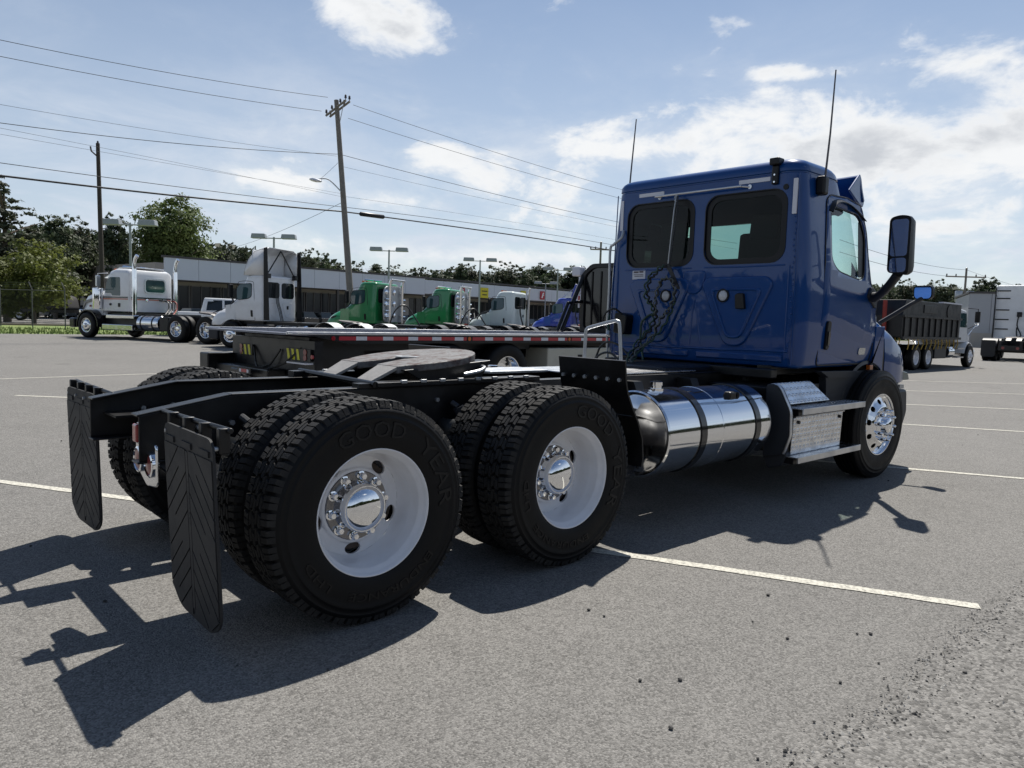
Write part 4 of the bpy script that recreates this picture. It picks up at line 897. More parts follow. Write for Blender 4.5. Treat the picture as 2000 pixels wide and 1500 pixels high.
mb = MB(); mb.box(4.05, 4.16, -.92, .92, .985, 1.065).box(4.2, 5.5, .70, .84, 1.0, 1.09).box(4.2, 5.5, -.84, -.70, 1.0, 1.09); obj('cab_mount', mb, BLACK, T, None, .01)
mb = MB(); mb.cyl((5.62, -.95, .48), (5.62, .95, .48), .06, 10); obj('steer_axle', mb, BLACK, T)
# brake chambers, air tanks and lines packed between the rails
for x in (0, 1.32):
    for s in (-1, 1):
        mb = MB(); mb.lathe([(0, -.16), (.06, -.15), (.085, -.11), (.088, -.03), (.095, -.02), (.095, .0), (.088, .01), (.085, .09), (.05, .12), (0, .13)], (x-.26, s*.56, .47), 'x', 16); mb.cyl((x-.14, s*.56, .47), (x-.03, s*.56, .50), .02, 8); obj('brake_chamber', mb, BLACK, T)
        mb = MB(); mb.tube(spline([(x-.40, s*.54, .48), (x-.45, s*.50, .60), (x-.30, s*.40, .82), (x+.1, s*.38, .90)], 5), .010, 6); obj('brake_line', mb, HOSEK, T)
        mb = MB(); mb.tube([(x+.28, s*.452, .80), (x+.28, s*.58, .83)], .020, 8); mb.tube([(x+.28, s*.50, .815), (x+.28, s*.56, .826)], .034, 10); obj('shock_bush', mb, STEEL, T)
for (x, y) in ((1.95, .0), (2.2, .22)):
    mb = MB(); mb.lathe([(0, -.34), (.09, -.32), (.11, -.27), (.11, .27), (.09, .32), (0, .34)], (x, 0, .80), 'y', 18); obj('air_tank', mb, BLACK, T)
for i in range(5):
    mb = MB(); y = -.39+.022*i; mb.tube(spline([(-.30, y, .86+.02*i), (.3, y, .88+.02*i), (1.2, y*1.02, .90), (2.2, y, .93), (3.4, y*.9, .97)], 6), .009, 6); obj('air_line', mb, HOSEK if i % 2 else HOSEG, T)
# wheels
for x, sp in ((0, 0.0), (1.32, .55)):
    for s in (-1, 1):
        rz = 0 if s < 0 else math.pi
        wheel(T, (x, s*1.072, RT), rz, 'steel', 0 if s > 0 else sp); wheel(T, (x, s*.733, RT), rz, 'inner', .07)
for s in (-1, 1): wheel(T, (5.62, s*1.115, RT), (0 if s < 0 else math.pi)+R_(-3), 'alu', .3)
# fifth wheel
def fw():
    c = (1.0, 0); R0 = .43; out = []
    for a in range(-128, 129, 8): out.append((c[0]+R0*math.cos(R_(a)), R0*math.sin(R_(a))))
    out += [(.68, .335), (.68, .105), (.80, .075), (.93, .050), (.97, .035), (.985, 0), (.97, -.035), (.93, -.050), (.80, -.075), (.68, -.105), (.68, -.335)]
    return out
def plate_z(x): return 1.120+(x-.68)*.112
mb = MB(); pl = fw(); mb.prism(pl, -.045, 0, 'z'); mb.v = [(x, y, plate_z(x)+z) for x, y, z in mb.v]; FW = obj('fifth_wheel', mb, [STEELW], T, 30, .006)
for s in (-1, 1):
    y0, y1 = s*.115, s*.33
    mb = MB(); vs = [(.685, y0, 1.119), (.685, y1, 1.119), (.515, y1*.92, 1.035), (.515, y0*1.2, 1.035)]; mb.add(vs+[(x, y, z-.022) for x, y, z in vs], [(0,1,2,3), (7,6,5,4), (0,4,5,1), (1,5,6,2), (2,6,7,3), (3,7,4,0)]); obj('pickup_ramp', mb, STEELR, FW, None, .004)
    mb = MB(); mb.prism([(.70, 1.10), (1.38, 1.15), (1.30, 1.03), (.85, 1.02)], s*.25, s*.38, 'y'); obj('plate_skirt', mb, BLACK, FW, None, .006)
    mb = MB(); mb.box(.46, 1.75, s*.36, s*.47, 1.012, 1.04); sl = obj('slide_rail', mb, BLACK, T, None, .004)
    mb = MB()
    for i in range(8): mb.box(.62+i*.14, .66+i*.14, s*.455, s*.475, 1.03, 1.05)
    obj('rail_teeth', mb, STEEL, sl, None, .003)
mb = MB(); mb.lathe([(.085, .0), (.085, .006), (.045, .006), (.045, 0)], (.99, 0, plate_z(.99)-.001), 'z', 24); obj('kingpin_jaw', mb, STEEL, FW)
mb = MB(); mb.tube(spline([(1.25, -.28, 1.10), (1.30, -.40, 1.11), (1.22, -.46, 1.09), (1.10, -.45, 1.07)], 5), .012, 8); obj('release_handle', mb, STEEL, FW)
mb = MB(); mb.tube([(.45, -.46, 1.03), (.45, .46, 1.045)], .018, 8); mb.box(.36, .52, -.44, -.36, 1.01, 1.035).box(.36, .52, .36, .44, 1.01, 1.05); obj('slider_crossbar', mb, BLACK, T)
mb = MB(); mb.box(2.35, 3.72, -.40, .40, 1.018, 1.030); obj('deck_plate', mb, TREAD, T, None, .003)
mb = MB(); mb.box(1.75, 2.35, .05, .40, 1.016, 1.035); obj('deck_plate', mb, ALUR, T, None, .003)
# quarter guards ahead of the drive wheels
for s in (-1, 1):
    prof = [(1.79, 1.185), (1.80, 1.12), (1.808, 1.055), (1.83, .98), (1.88, .89), (1.945, .79), (1.995, .68), (2.01, .56), (2.00, .50)]
    secs = [[(x, s*.60, z+.0), (x, s*1.165, z), (x+.012, s*1.165, z+.004), (x+.012, s*.60, z+.004)] for x, z in prof]
    mb = MB(); mb.loft(secs); qg = obj('quarter_guard', mb, BLACK, T, 40)
    for i in range(6):
        mb = MB(); mb.cyl((1.792, s*(.64+i*.096), 1.065), (1.808, s*(.64+i*.096), 1.065), .013, 8); obj('bolt', mb, STEEL, qg)
    mb = MB(); mb.tube([(2.0, s*.44, .85), (1.93, s*.9, .83), (1.93, s*1.14, .83)], .016, 8); obj('guard_bracket', mb, BLACK, qg)
mb = MB(); mb.tube(spline([(2.9, .165, 1.03), (2.9, .16, 1.30), (2.9, .15, 1.355), (2.9, .10, 1.378), (2.9, -.12, 1.428), (2.9, -.18, 1.43), (2.9, -.205, 1.38), (2.905, -.235, 1.03)], 6), .015, 10); obj('grab_rail', mb, STEEL, T)
# fuel tanks
for s in (-1, 1):
    ty, tz, tr = s*.866, .652, .303
    prof = [(0, 2.262), (.08, 2.265), (.16, 2.275), (.22, 2.292), (.26, 2.312), (.272, 2.316), (.282, 2.300), (.293, 2.294), (tr, 2.304), (tr, 2.36), (tr, 2.955), (tr+.003, 2.958), (tr+.003, 2.972), (tr, 2.975), (tr, 3.58), (tr, 3.635), (.288, 3.648), (.26, 3.64), (0, 3.62)]
    mb = MB(); mb.lathe(prof, (0, ty, tz), 'x', 96); tk = obj('fuel_tank', mb, ALU, T, 25)
    for x in (2.70, 3.44):
        mb = MB(); mb.lathe([(tr+.001, x-.036), (tr+.008, x-.034), (tr+.008, x+.034), (tr+.001, x+.036)], (0, ty, tz), 'x', 64); obj('tank_strap', mb, BLACKG, tk)
        mb = MB(); mb.prism([(ty-s*.0, .335), (ty-s*.40, .36), (ty-s*.43, .98), (ty-s*.30, .98)], x-.05, x+.05, 'x'); obj('tank_bracket', mb, BLACK, tk, None)
    cx, cy, cz = 2.50, ty+s*.02, tz+tr
    mb = MB(); mb.lathe([(.055, -.03), (.055, .01), (.040, .012), (.040, .030), (.046, .032), (.046, .055), (.03, .06), (0, .06)], (cx, cy, cz), 'z', 20); obj('filler_cap', mb, CHROME, tk)
    a = R_(52); px_, pz_ = ty-abs(s)*-s*tr*math.cos(a), tz+tr*math.sin(a)
    mb = MB(); mb.box(3.16, 3.25, ty+s*tr*math.cos(a)-.03, ty+s*tr*math.cos(a)+.03, pz_-.02, pz_+.035).box(3.27, 3.30, ty+s*tr*math.cos(a)-.03, ty+s*tr*math.cos(a)+.02, pz_-.02, pz_+.03); obj('tank_fitting', mb, PLASTB, tk, None, .012)
    mb = MB(); mb.tube(spline([(2.38, s*.62, .46), (2.24, s*.66, .40), (2.18, s*.80, .36), (2.26, s*.86, .36)], 5), .016, 8); mb.box(2.2, 2.32, s*.78-.04, s*.78+.04, .345, .42); obj('drain_fitting', mb, PLAST, tk)
# battery and step box
for s in (-1, 1):
    prof = [(1.02, .962), (1.12, .962), (1.155, .93), (1.245, .76), (1.255, .57), (1.20, .40), (1.02, .36)]
    prof = [(s*y, z) for y, z in prof]
    mb = MB(); mb.prism(rpoly(prof, .03, 3), 3.80, 3.845, 'x'); sb = obj('step_box', mb, PLAST, T, 40, .008)
    mb = MB(); mb.tube([(3.80, y, z) for y, z in rpoly(prof, .03, 3)[4:22]], .012, 8); obj('edge_trim', mb, ALUR, sb)
    q = lambda name, pts, m, bev=.004: obj(name, MB().add(pts+[(x, y-s*.012, z-.008) for x, y, z in pts], [(0,1,2,3), (7,6,5,4), (0,4,5,1), (1,5,6,2), (2,6,7,3), (3,7,4,0)]), m, sb, None, bev)
    q('cover_plate', [(3.85, s*1.04, .965), (4.52, s*1.04, .965), (4.66, s*1.165, .80), (3.85, s*1.165, .80)], TREAD)
    q('front_plate', [(3.90, s*1.225, .70), (4.80, s*1.225, .70), (4.80, s*1.215, .395), (3.90, s*1.215, .395)], TREAD)
    mb = MB(); mb.box(3.86, 4.78, s*1.17 if s > 0 else -1.20, s*1.20 if s > 0 else -1.17, .36, .76); obj('box_face', mb, PLASTB, sb, None, .01)
    mb = MB(); mb.tube([(3.90, s*1.232, .703), (4.80, s*1.232, .703)], .009, 8); obj('edge_trim', mb, ALUR, sb)
    for x in (3.98, 4.74):
        mb = MB(); mb.cyl((x, s*1.225, .655), (x, s*1.236, .655), .014, 10); obj('bolt', mb, PLASTB, sb)
    for (z, x0, x1) in ((.775, 3.88, 5.06), (.385, 3.84, 5.02)):
        mb = MB(); mb.box(x0, x1, s*1.13 if s > 0 else -1.30, s*1.30 if s > 0 else -1.13, z-.006, z+.004); st = obj('step', mb, TREAD, T, None, .003)
        mb = MB(); mb.box(x0, x1, s*1.298 if s > 0 else -1.312, s*1.312 if s > 0 else -1.298, z-.045, z+.006); obj('step_edge', mb, ALUR, st, None, .003)
        mb = MB(); mb.box(x0+.02, x1-.1, s*1.14 if s > 0 else -1.26, s*1.26 if s > 0 else -1.14, z-.06, z-.008); obj('step_frame', mb, PLASTB, st, None, .004)
    mb = MB(); mb.prism(rpoly([(s*1.0, .38), (s*1.22, .42), (s*1.17, .30), (s*1.05, .265)], .03), 3.83, 4.45, 'x'); obj('lower_fairing', mb, PLAST, sb, 40, .01)
    mb = MB(); mb.box(3.85, 4.75, s*.45 if s > 0 else -1.02, s*1.02 if s > 0 else -.45, .40, .93); obj('battery_box', mb, BLACK, sb, None, .01)
# ------------------------------------------------------------------ parked trucks (low detail, each with its own parts)
TYL = MB().lathe([(.29, -.11), (.31, -.13), (.38, -.14), (.46, -.135), (.50, -.118), (.515, -.10), (.52, -.06), (.52, .06), (.515, .10), (.50, .118), (.46, .135), (.38, .14), (.31, .13), (.29, .11)], n=36).mesh('truck_tyre', RUBBER, 40)
def rim_low(m, deep):
    mb = MB()
    if deep: mb.lathe([(.30, -.115), (.298, -.128), (.285, -.125), (.27, -.09), (.258, .02), (.24, .06), (.19, .055), (.17, .04), (.11, .04), (.105, -.04), (.08, -.06), (0, -.065)], n=28)
    else: mb.lathe([(.30, -.115), (.298, -.128), (.285, -.125), (.27, -.10), (.24, -.10), (.19, -.135), (.16, -.15), (.09, -.15), (.08, -.21), (.05, -.225), (0, -.228)], n=28)
    return mb.mesh('truck_rim', m, 35)
RL = {k: (rim_low(m, True), rim_low(m, False)) for k, m in (('white', WHEELW), ('alu', ALU))}
HOLE = MB().lathe([(.030, 0), (0, -.002)], n=10).mesh('rim_hole', PLASTB)
NUTL = MB().lathe([(.017, 0), (.015, -.03), (0, -.034)], n=6).mesh('lug_nut', CHROME)
def wheel_low(par, loc, left, key, deep, inner=False, detail=True):
    w = link('wheel', RL[key][0 if deep else 1], par, loc, (0, random.uniform(0, 1), math.pi if left else 0)); link('tyre', TYL, w)
    if not inner and detail:
        for k in range(5 if deep else 8):
            a = 2*math.pi*k/(5 if deep else 8); r = .215; link('rim_hole', HOLE, w, (r*math.cos(a), .050 if deep else -.124, r*math.sin(a)))
    return w
def axle_set(root, key, xf, xr=(0, 1.32), sx=1):
    for x in xr:
        for s in (-1, 1):
            wheel_low(root, (x, s*1.072, .52), s > 0, key, True); wheel_low(root, (x, s*.735, .52), s > 0, key, True, True)
    for s in (-1, 1): wheel_low(root, (xf, s*1.11, .52), s > 0, key, False)
def P_(name, mb, m, par, smooth=40, bevel=0): return obj(name, mb, m, par, smooth, bevel)
CABLOW = None
def side_poly(root, name, pts, y, d, m, s, par=None):
    mb = MB(); mb.prism(pts, 0, d, 'y'); mb.v = [(x, s*(y(z) if callable(y) else y)+s*yy, z) for x, yy, z in mb.v]; return P_(name, mb, m, par or root)
def small_mirrors(root, x, y, z, m=PLASTB):
    for s in (-1, 1):
        mb = MB(); mb.tube([(x+.25, s*(y-.02), z-.42), (x, s*(y+.40), z-.22)], .03, 6); a = P_('mirror_arm', mb, PLAST, root)
        mb = MB(); mb.box(x-.03, x+.08, s*(y+.42)-.10, s*(y+.42)+.10, z-.28, z+.26); P_('mirror_head', mb, m, a, None, .03)
def chassis_low(root, xf, front, tank=ALU, flaps=True, fifth=True):
    for s in (-1, 1):
        mb = MB(); mb.box(-.75, front, s*.43-.05, s*.43+.05, .74, 1.0); P_('frame_rail', mb, BLACK, root, None)
    mb = MB(); mb.box(2.4, front-.3, -.8, .8, .5, 1.06); P_('underbody', mb, BLACK, root, None)
    mb = MB()
    for x in (0, 1.32): mb.cyl((x, -.9, .52), (x, .9, .52), .09, 10)
    mb.cyl((xf, -.9, .5), (xf, .9, .5), .07, 8); P_('axle', mb, BLACK, root)
    if fifth:
        mb = MB(); mb.prism(fw(), -.05, 0, 'z'); mb.v = [(x, y, 1.14+(x-.68)*.1+z) for x, y, z in mb.v]; f = P_('fifth_wheel', mb, STEELW, root)
        for s in (-1, 1):
            mb = MB(); y0, y1 = s*.11, s*.33; vs = [(.69, y0, 1.14), (.69, y1, 1.14), (.35, y1, 1.02), (.35, y0, 1.02)]; mb.add(vs+[(a, b, c-.03) for a, b, c in vs], [(0,1,2,3), (7,6,5,4), (0,4,5,1), (1,5,6,2), (2,6,7,3), (3,7,4,0)]); P_('pickup_ramp', mb, STEELR, f, None)
    for s in (-1, 1):
        if tank:
            mb = MB(); mb.lathe([(0, 2.33), (.26, 2.33), (.30, 2.36), (.30, 3.6), (.26, 3.63), (0, 3.63)], (0, s*.87, .65), 'x', 28); t = P_('fuel_tank', mb, tank, root, 30)
            for x in (2.65, 3.35):
                mb = MB(); mb.lathe([(.302, x-.03), (.308, x-.03), (.308, x+.03), (.302, x+.03)], (0, s*.87, .65), 'x', 24); P_('tank_strap', mb, BLACK, t)
            mb = MB(); mb.box(3.8, 4.85, s*1.0-.2, s*1.0+.2, .38, .95); b = P_('step_box', mb, PLAST, root, None, .03)
            for z in (.42, .78):
                mb = MB(); mb.box(3.85, 4.95, s*1.22-.09, s*1.22+.09, z-.02, z+.02); P_('step', mb, ALUR, b, None)
        if flaps: link('mud_flap', FLM, root, (-.72, s*.91, .2))
def fenders_low(root, m=None):
    m = m or FENDM[len(bpy.data.objects) % 2]
    return fenders_build(root, m)
FENDM = [PLAST, STEEL]
def fenders_build(root, m):
    """bright half fenders over the drive wheels"""
    for x in (0, 1.32):
        for s in (-1, 1):
            secs = [[(x+.60*math.cos(R_(a)), s*.58, .52+.60*math.sin(R_(a))), (x+.60*math.cos(R_(a)), s*1.22, .52+.60*math.sin(R_(a))), (x+.585*math.cos(R_(a)), s*1.22, .52+.585*math.sin(R_(a))), (x+.585*math.cos(R_(a)), s*.58, .52+.585*math.sin(R_(a)))] for a in range(20, 161, 10)]
            mb = MB(); mb.loft(secs); P_('half_fender', mb, m, root)
def day_cab(root, paint, pete=False):
    mb = cab_mesh(4); cab = P_('cab', mb, paint, root, 35)
    for s in (-1, 1):
        side_poly(root, 'side_window', WSIDE, side_y, .008, GLASST, s, cab)
        mb = MB(); mb.ring([((x-5.09)*1.05+5.09, (z-2.2)*1.07+2.2) for x, z in WSIDE], WSIDE, .0, .012, 'y'); mb.v = [(x, s*(side_y(z)+y), z) for x, y, z in mb.v]; P_('window_seal', mb, PLASTB, cab)
        mb = MB(); pts = [(x, s*(side_y(z)+.001), z) for x, z in DOOR]; mb.tube(pts+[pts[0]], .009, 5); P_('door_seam', mb, PLASTB, cab)
        side_poly(root, 'door_handle', rpoly([(4.655, 1.235), (4.74, 1.235), (4.75, 1.49), (4.665, 1.49)], .03), side_y, .02, PLASTB, s, cab)
    for w in WREAR: mb = MB(); mb.prism(w, XR-.006, XR+.01, 'x'); P_('rear_window', mb, GLASSD, cab)
    for c in (-.45, .40): mb = MB(); mb.ring(rpoly([(c-.33, 1.82), (c+.33, 1.82), (c+.11, 1.24), (c-.11, 1.24)], .10, 5), rpoly([(c-.28, 1.79), (c+.28, 1.79), (c+.09, 1.29), (c-.09, 1.29)], .09, 5), XR-.014, XR+.01, 'x'); P_('panel_bead', mb, paint, cab, 40, .006)
    mb = MB(); mb.prism(rpoly([(-.5, 1.56), (-.43, 1.56), (-.43, 1.70), (-.5, 1.70)], .02), XR-.04, XR, 'x'); P_('air_outlet', mb, PLASTB, cab)
    for y in (.25, .33, .18):
        mb = MB(); mb.tube(spline([(XR-.10, y, 2.55), (XR-.12, y+.05, 1.9), (XR-.16, y-.05, 1.5), (XR-.3, y, 1.1)], 5), .016, 6); P_('air_hose', mb, HOSEK, cab)
    mb = MB(); mb.prism(rpoly([(-.90, 1.76), (.90, 1.76), (.83, 2.52), (-.83, 2.52)], .1), 0, .01, 'x'); mb.v = [(lerp(XF, z)+x-.10*(abs(y)/1.05)**2, y, z) for x, y, z in mb.v]; P_('windshield', mb, GLASST, cab)
    mb = MB(); mb.loft([hood_sec(x) for x in (5.95, 6.05, 6.2, 6.4, 6.6, 6.75, 6.86, 6.9)]); h = P_('hood', mb, paint, root, 50)
    for s in (-1, 1):
        if not pete: side_poly(root, 'hood_vent', rpoly([(6.02, 1.60), (6.02, 1.53), (6.6, 1.33), (6.62, 1.37)], .02), lambda z: lerp([(1.3, 1.05), (1.62, .82)], z), .012, PLASTB, s, h)
        else: side_poly(root, 'hood_vent', rpoly([(6.12, 1.40), (6.22, 1.27), (6.45, 1.24), (6.38, 1.34)], .02), 1.075, .012, PLASTB, s, h)
        arc = [(5.62+.60*math.cos(R_(a)), .52+.60*math.sin(R_(a))) for a in range(56, 112, 8)]
        side_poly(root, 'rear_fender', [(5.945, 1.66), (5.5, 1.72), (5.5, 1.09)]+[p for p in reversed(arc) if p[0] > 5.5], 1.05, .04, paint, s, h)
        secs = [[(5.62+.6*math.cos(R_(a)), s*.7, .52+.6*math.sin(R_(a))), (5.62+.6*math.cos(R_(a)), s*1.08, .52+.6*math.sin(R_(a))), (5.62+.57*math.cos(R_(a)), s*1.08, .52+.57*math.sin(R_(a))), (5.62+.57*math.cos(R_(a)), s*.7, .52+.57*math.sin(R_(a)))] for a in range(0, 170, 12)]
        mb = MB(); mb.loft(secs); P_('wheel_arch_liner', mb, PLASTB, h)
    mb = MB(); mb.box(6.4, 6.88, -1.02, 1.02, .3, .84); P_('bumper', mb, PLAST if not pete else ALU, root, None, .06)
    mb = MB(); mb.prism(rpoly([(-.42, .86), (.42, .86), (.46, 1.25), (-.46, 1.25)], .06), 6.80, 6.915, 'x'); P_('grille', mb, PLASTB, root)
    mb = MB(); mb.prism([(5.4, 1.0), (5.97, 1.0), (5.97, 1.5), (5.7, 1.68), (5.5, 1.6)], -.97, .97, 'y'); P_('cowl', mb, PLASTB if not pete else paint, root)
    small_mirrors(root, 5.35, 1.05, 2.2)
    mb = MB(); mb.box(4.3, 5.5, -.9, .9, .95, 1.10); P_('cab_floor', mb, BLACK, root, None)
    return cab
def tractor(label, loc, heading, sc, paint, key='alu', pete=False, group='tractor trucks parked in the far row', fend=True, flaps=True):
    root = empty('tractor_truck', label, 'truck', (loc[0], loc[1], 0), R_(heading), sc, group)
    chassis_low(root, 5.62, 6.5, ALU, flaps); axle_set(root, key, 5.62); day_cab(root, paint, pete)
    if fend: fenders_low(root)
    return root
random.seed(21)
# white day cab with a tall roof fairing
t = tractor('white day cab truck with tall roof fairing and black side extenders, behind the flatbed tail', (13.35, 20.3), 117.5, 1, WHITEP)
def fairing(t, cabz=2.84, top=3.92):
    outer = [(4.15, cabz), (4.15, top), (4.35, top+.02), (4.65, top-.08), (4.95, top-.40), (5.12, cabz+.18), (5.16, cabz)]
    secs = []
    for k, (w, sh) in enumerate(((-1.0, .0), (-.96, .05), (-.75, .10), (.75, .10), (.96, .05), (1.0, 0))):
        secs.append([(x, w, z-(.10 if abs(w) > .95 else 0)*(z > cabz+.3)) for x, z in outer])
    sh_ = MB()
    # open-backed shell: top and sides as a thick skin
    n = len(outer)
    for a, b in zip(secs, secs[1:]):
        vs = a+b; sh_.add(vs, [(i, i+1, i+1+n, i+n) for i in range(1, n-1)])
    for sgn, sec in ((-1, secs[0]), (1, secs[-1])): sh_.add(sec, [tuple(range(n))])
    o = P_('roof_fairing', sh_, WHITEP, t, 30); so = o.modifiers.new('thick', 'SOLIDIFY'); so.thickness = .03
    mb = MB(); mb.prism([(-.95, cabz), (.95, cabz), (.95, top-.1), (-.95, top-.1)], 4.75, 4.79, 'x'); P_('fairing_lining', mb, WHITEP, o)
    for s in (-1, 1):
        mb = MB(); mb.prism([(3.92, 1.12), (4.17, 1.12), (4.17, top-.05), (4.02, top-.02)], s*1.04-.015, s*1.04+.015, 'y'); P_('side_extender', mb, PLASTB, t)
        mb = MB(); mb.tube([(4.18, 0, top-.08), (4.18, s*.86, cabz+.02)], .025, 6); P_('fairing_strut', mb, BLACK, o)
        mb = MB(); mb.box(4.05, 4.22, s*.85-.1, s*.85+.1, cabz-.1, cabz+.08); P_('fairing_bracket', mb, BLACK, o, None, .02)
fairing(t)
# two green trucks with bright headache racks
def green(label, loc, h):
    t = tractor(label, loc, h, 1, GREEN, 'alu', True)
    mb = MB(); mb.prism(rpoly([(-.80, 1.15), (.80, 1.15), (.88, 1.5), (.88, 2.5), (.65, 2.72), (-.65, 2.72), (-.88, 2.5), (-.88, 1.5)], .2), 3.90, 3.96, 'x'); rk = P_('headache_rack', mb, STEEL, t, 40, .01)
    for y in (-.8, 0, .8):
        for z in (1.45, 1.95, 2.45):
            mb = MB(); mb.lathe([(.13, 0), (.12, -.03), (.07, -.06), (0, -.065)], (3.90, y*.85, z), 'x', 14); P_('rack_lamp', mb, CHROME, rk)
    for y in (-.55, .55):
        mb = MB(); mb.tube([(3.80, y, 1.1), (3.80, y, 2.85), (3.73, y, 3.0)], .065, 12); P_('exhaust_stack', mb, CHROME, t)
        for z in (1.4, 1.65, 1.9, 2.15): mb = MB(); mb.cyl((3.83, y*1.25-.2, z), (3.83, y*1.25+.2, z), .035, 8); P_('rack_bar', mb, CHROME, rk)
    mb = MB(); mb.box(3.65, 3.9, -.6, .6, 2.96, 3.02); P_('light_bar', mb, ALUR, t, None, .02)
    for y in (-.45, .45): mb = MB(); mb.cyl((3.75, y, 2.78), (3.75, y, 2.97), .02, 6); P_('light_bar_post', mb, ALUR, t)
    for y in (-.6, -.3, 0, .3, .6):
        mb = MB(); mb.box(5.05, 5.15, y-.05, y+.05, 2.87, 2.93); P_('roof_marker', mb, AMBER, t, None, .02)
    for y in (-.35, .35): mb = MB(); mb.tube([(4.7, y, 2.96), (5.15, y, 2.98)], [.03, .06], 8); P_('air_horn', mb, CHROME, t)
    mb = MB(); mb.tube(spline([(3.7, .7, 1.1), (3.3, .9, 1.7), (3.0, .6, 1.9), (2.7, .3, 1.4), (2.5, .2, 1.05)], 6), .03, 6); P_('air_hose', mb, HOSEK, t)
    return t
green('green truck with bright chrome rack, nearer of the two green ones', (18.43, 20.4), 117.5)
green('green truck with bright chrome rack, between the nearer green truck and the white day cab', (23.85, 22.3), 117.5)
t = tractor('plain white day cab truck between the green trucks and the bright blue truck', (26.9, 20.85), 117.5, 1, WHITE2, 'alu')
mb = MB(); mb.tube([(4.05, -.85, 1.1), (4.05, -.85, 2.95), (3.98, -.85, 3.12)], .07, 10); P_('exhaust_stack', mb, ALUR, t)
mb = MB(); mb.tube(spline([(4.0, .3, 2.1), (5.9, 1.0, 1.75), (6.3, .9, 1.2), (6.7, .3, 1.7)], 6), .03, 6); P_('loose_hose', mb, HOSEK, t)
for y in (-.5, 0, .5): mb = MB(); mb.box(5.0, 5.1, y-.05, y+.05, 2.87, 2.93); P_('roof_marker', mb, AMBER, t, None)
t = tractor('bright blue day cab truck with slanted roof deflector, farthest right in the row', (34.95, 24.35), 117.5, 1, BLUE2, 'alu')
mb = MB(); mb.prism([(4.25, 2.84), (4.35, 2.84), (4.05, 3.75), (3.92, 3.72)], -.85, .85, 'y'); d = P_('roof_deflector', mb, BLUE2, t, None, .03)
for s in (-1, 1): mb = MB(); mb.tube([(4.0, s*.7, 3.6), (4.9, s*.7, 2.88)], .02, 6); P_('deflector_strut', mb, ALUR, d)
mb = MB(); mb.box(4.25, 4.6, -.9, .9, 2.88, 2.95); P_('roof_rail', mb, ALUR, t, None)

# ---- white long-nose day cab at the left
K = empty('tractor_truck', 'white long-nose truck with orange stripe and two chrome stacks, by the grass', 'truck', (11.2, 28.6, 0), R_(112.5), 1.13)
chassis_low(K, 6.68, 7.3, None); axle_set(K, 'alu', 6.68, (0, 1.55))
for s in (-1, 1):
    mb = MB(); mb.lathe([(0, 2.6), (.28, 2.6), (.31, 2.64), (.31, 3.75), (.28, 3.79), (0, 3.79)], (0, s*.87, .68), 'x', 28); tk = P_('fuel_tank', mb, ALU, K, 30)
    for x in (2.86, 3.5): mb = MB(); mb.lathe([(.312, x), (.318, x), (.318, x+.07), (.312, x+.07)], (0, s*.87, .68), 'x', 24); P_('tank_strap', mb, BLACK, tk)
    mb = MB(); mb.box(3.95, 5.75, s*1.02-.2, s*1.02+.2, .36, .60); sb = P_('step_box', mb, ALU, K, None, .03)
    mb = MB(); mb.box(3.95, 5.6, s*.98-.16, s*.98+.16, .84, .98); P_('step', mb, ALU, sb, None, .02)
    mb = MB(); mb.box(2.0, 2.5, s*.85-.3, s*.85+.3, .40, .95); P_('tool_box', mb, BLACK, K, None, .03)
mb = MB(); secs = []
for x, zt, w in ((4.32, 2.70, .98), (4.36, 2.78, 1.02), (4.5, 2.84, 1.03), (5.15, 2.86, 1.03), (5.5, 2.78, 1.0), (5.68, 2.60, .97), (5.90, 1.85, .99), (5.94, 1.12, .99)): secs.append([(x, y, z) for y, z in rrect(-w, w, 1.12, zt, [.20, .20, .05, .05], 5)])
mb.loft(secs); cb = P_('cab', mb, WHITEP, K, 38, .02)
KW_ = rpoly([(4.86, 2.50), (5.42, 2.50), (5.60, 2.42), (5.76, 1.86), (5.40, 1.86), (5.34, 1.76), (4.86, 1.76)], .05)
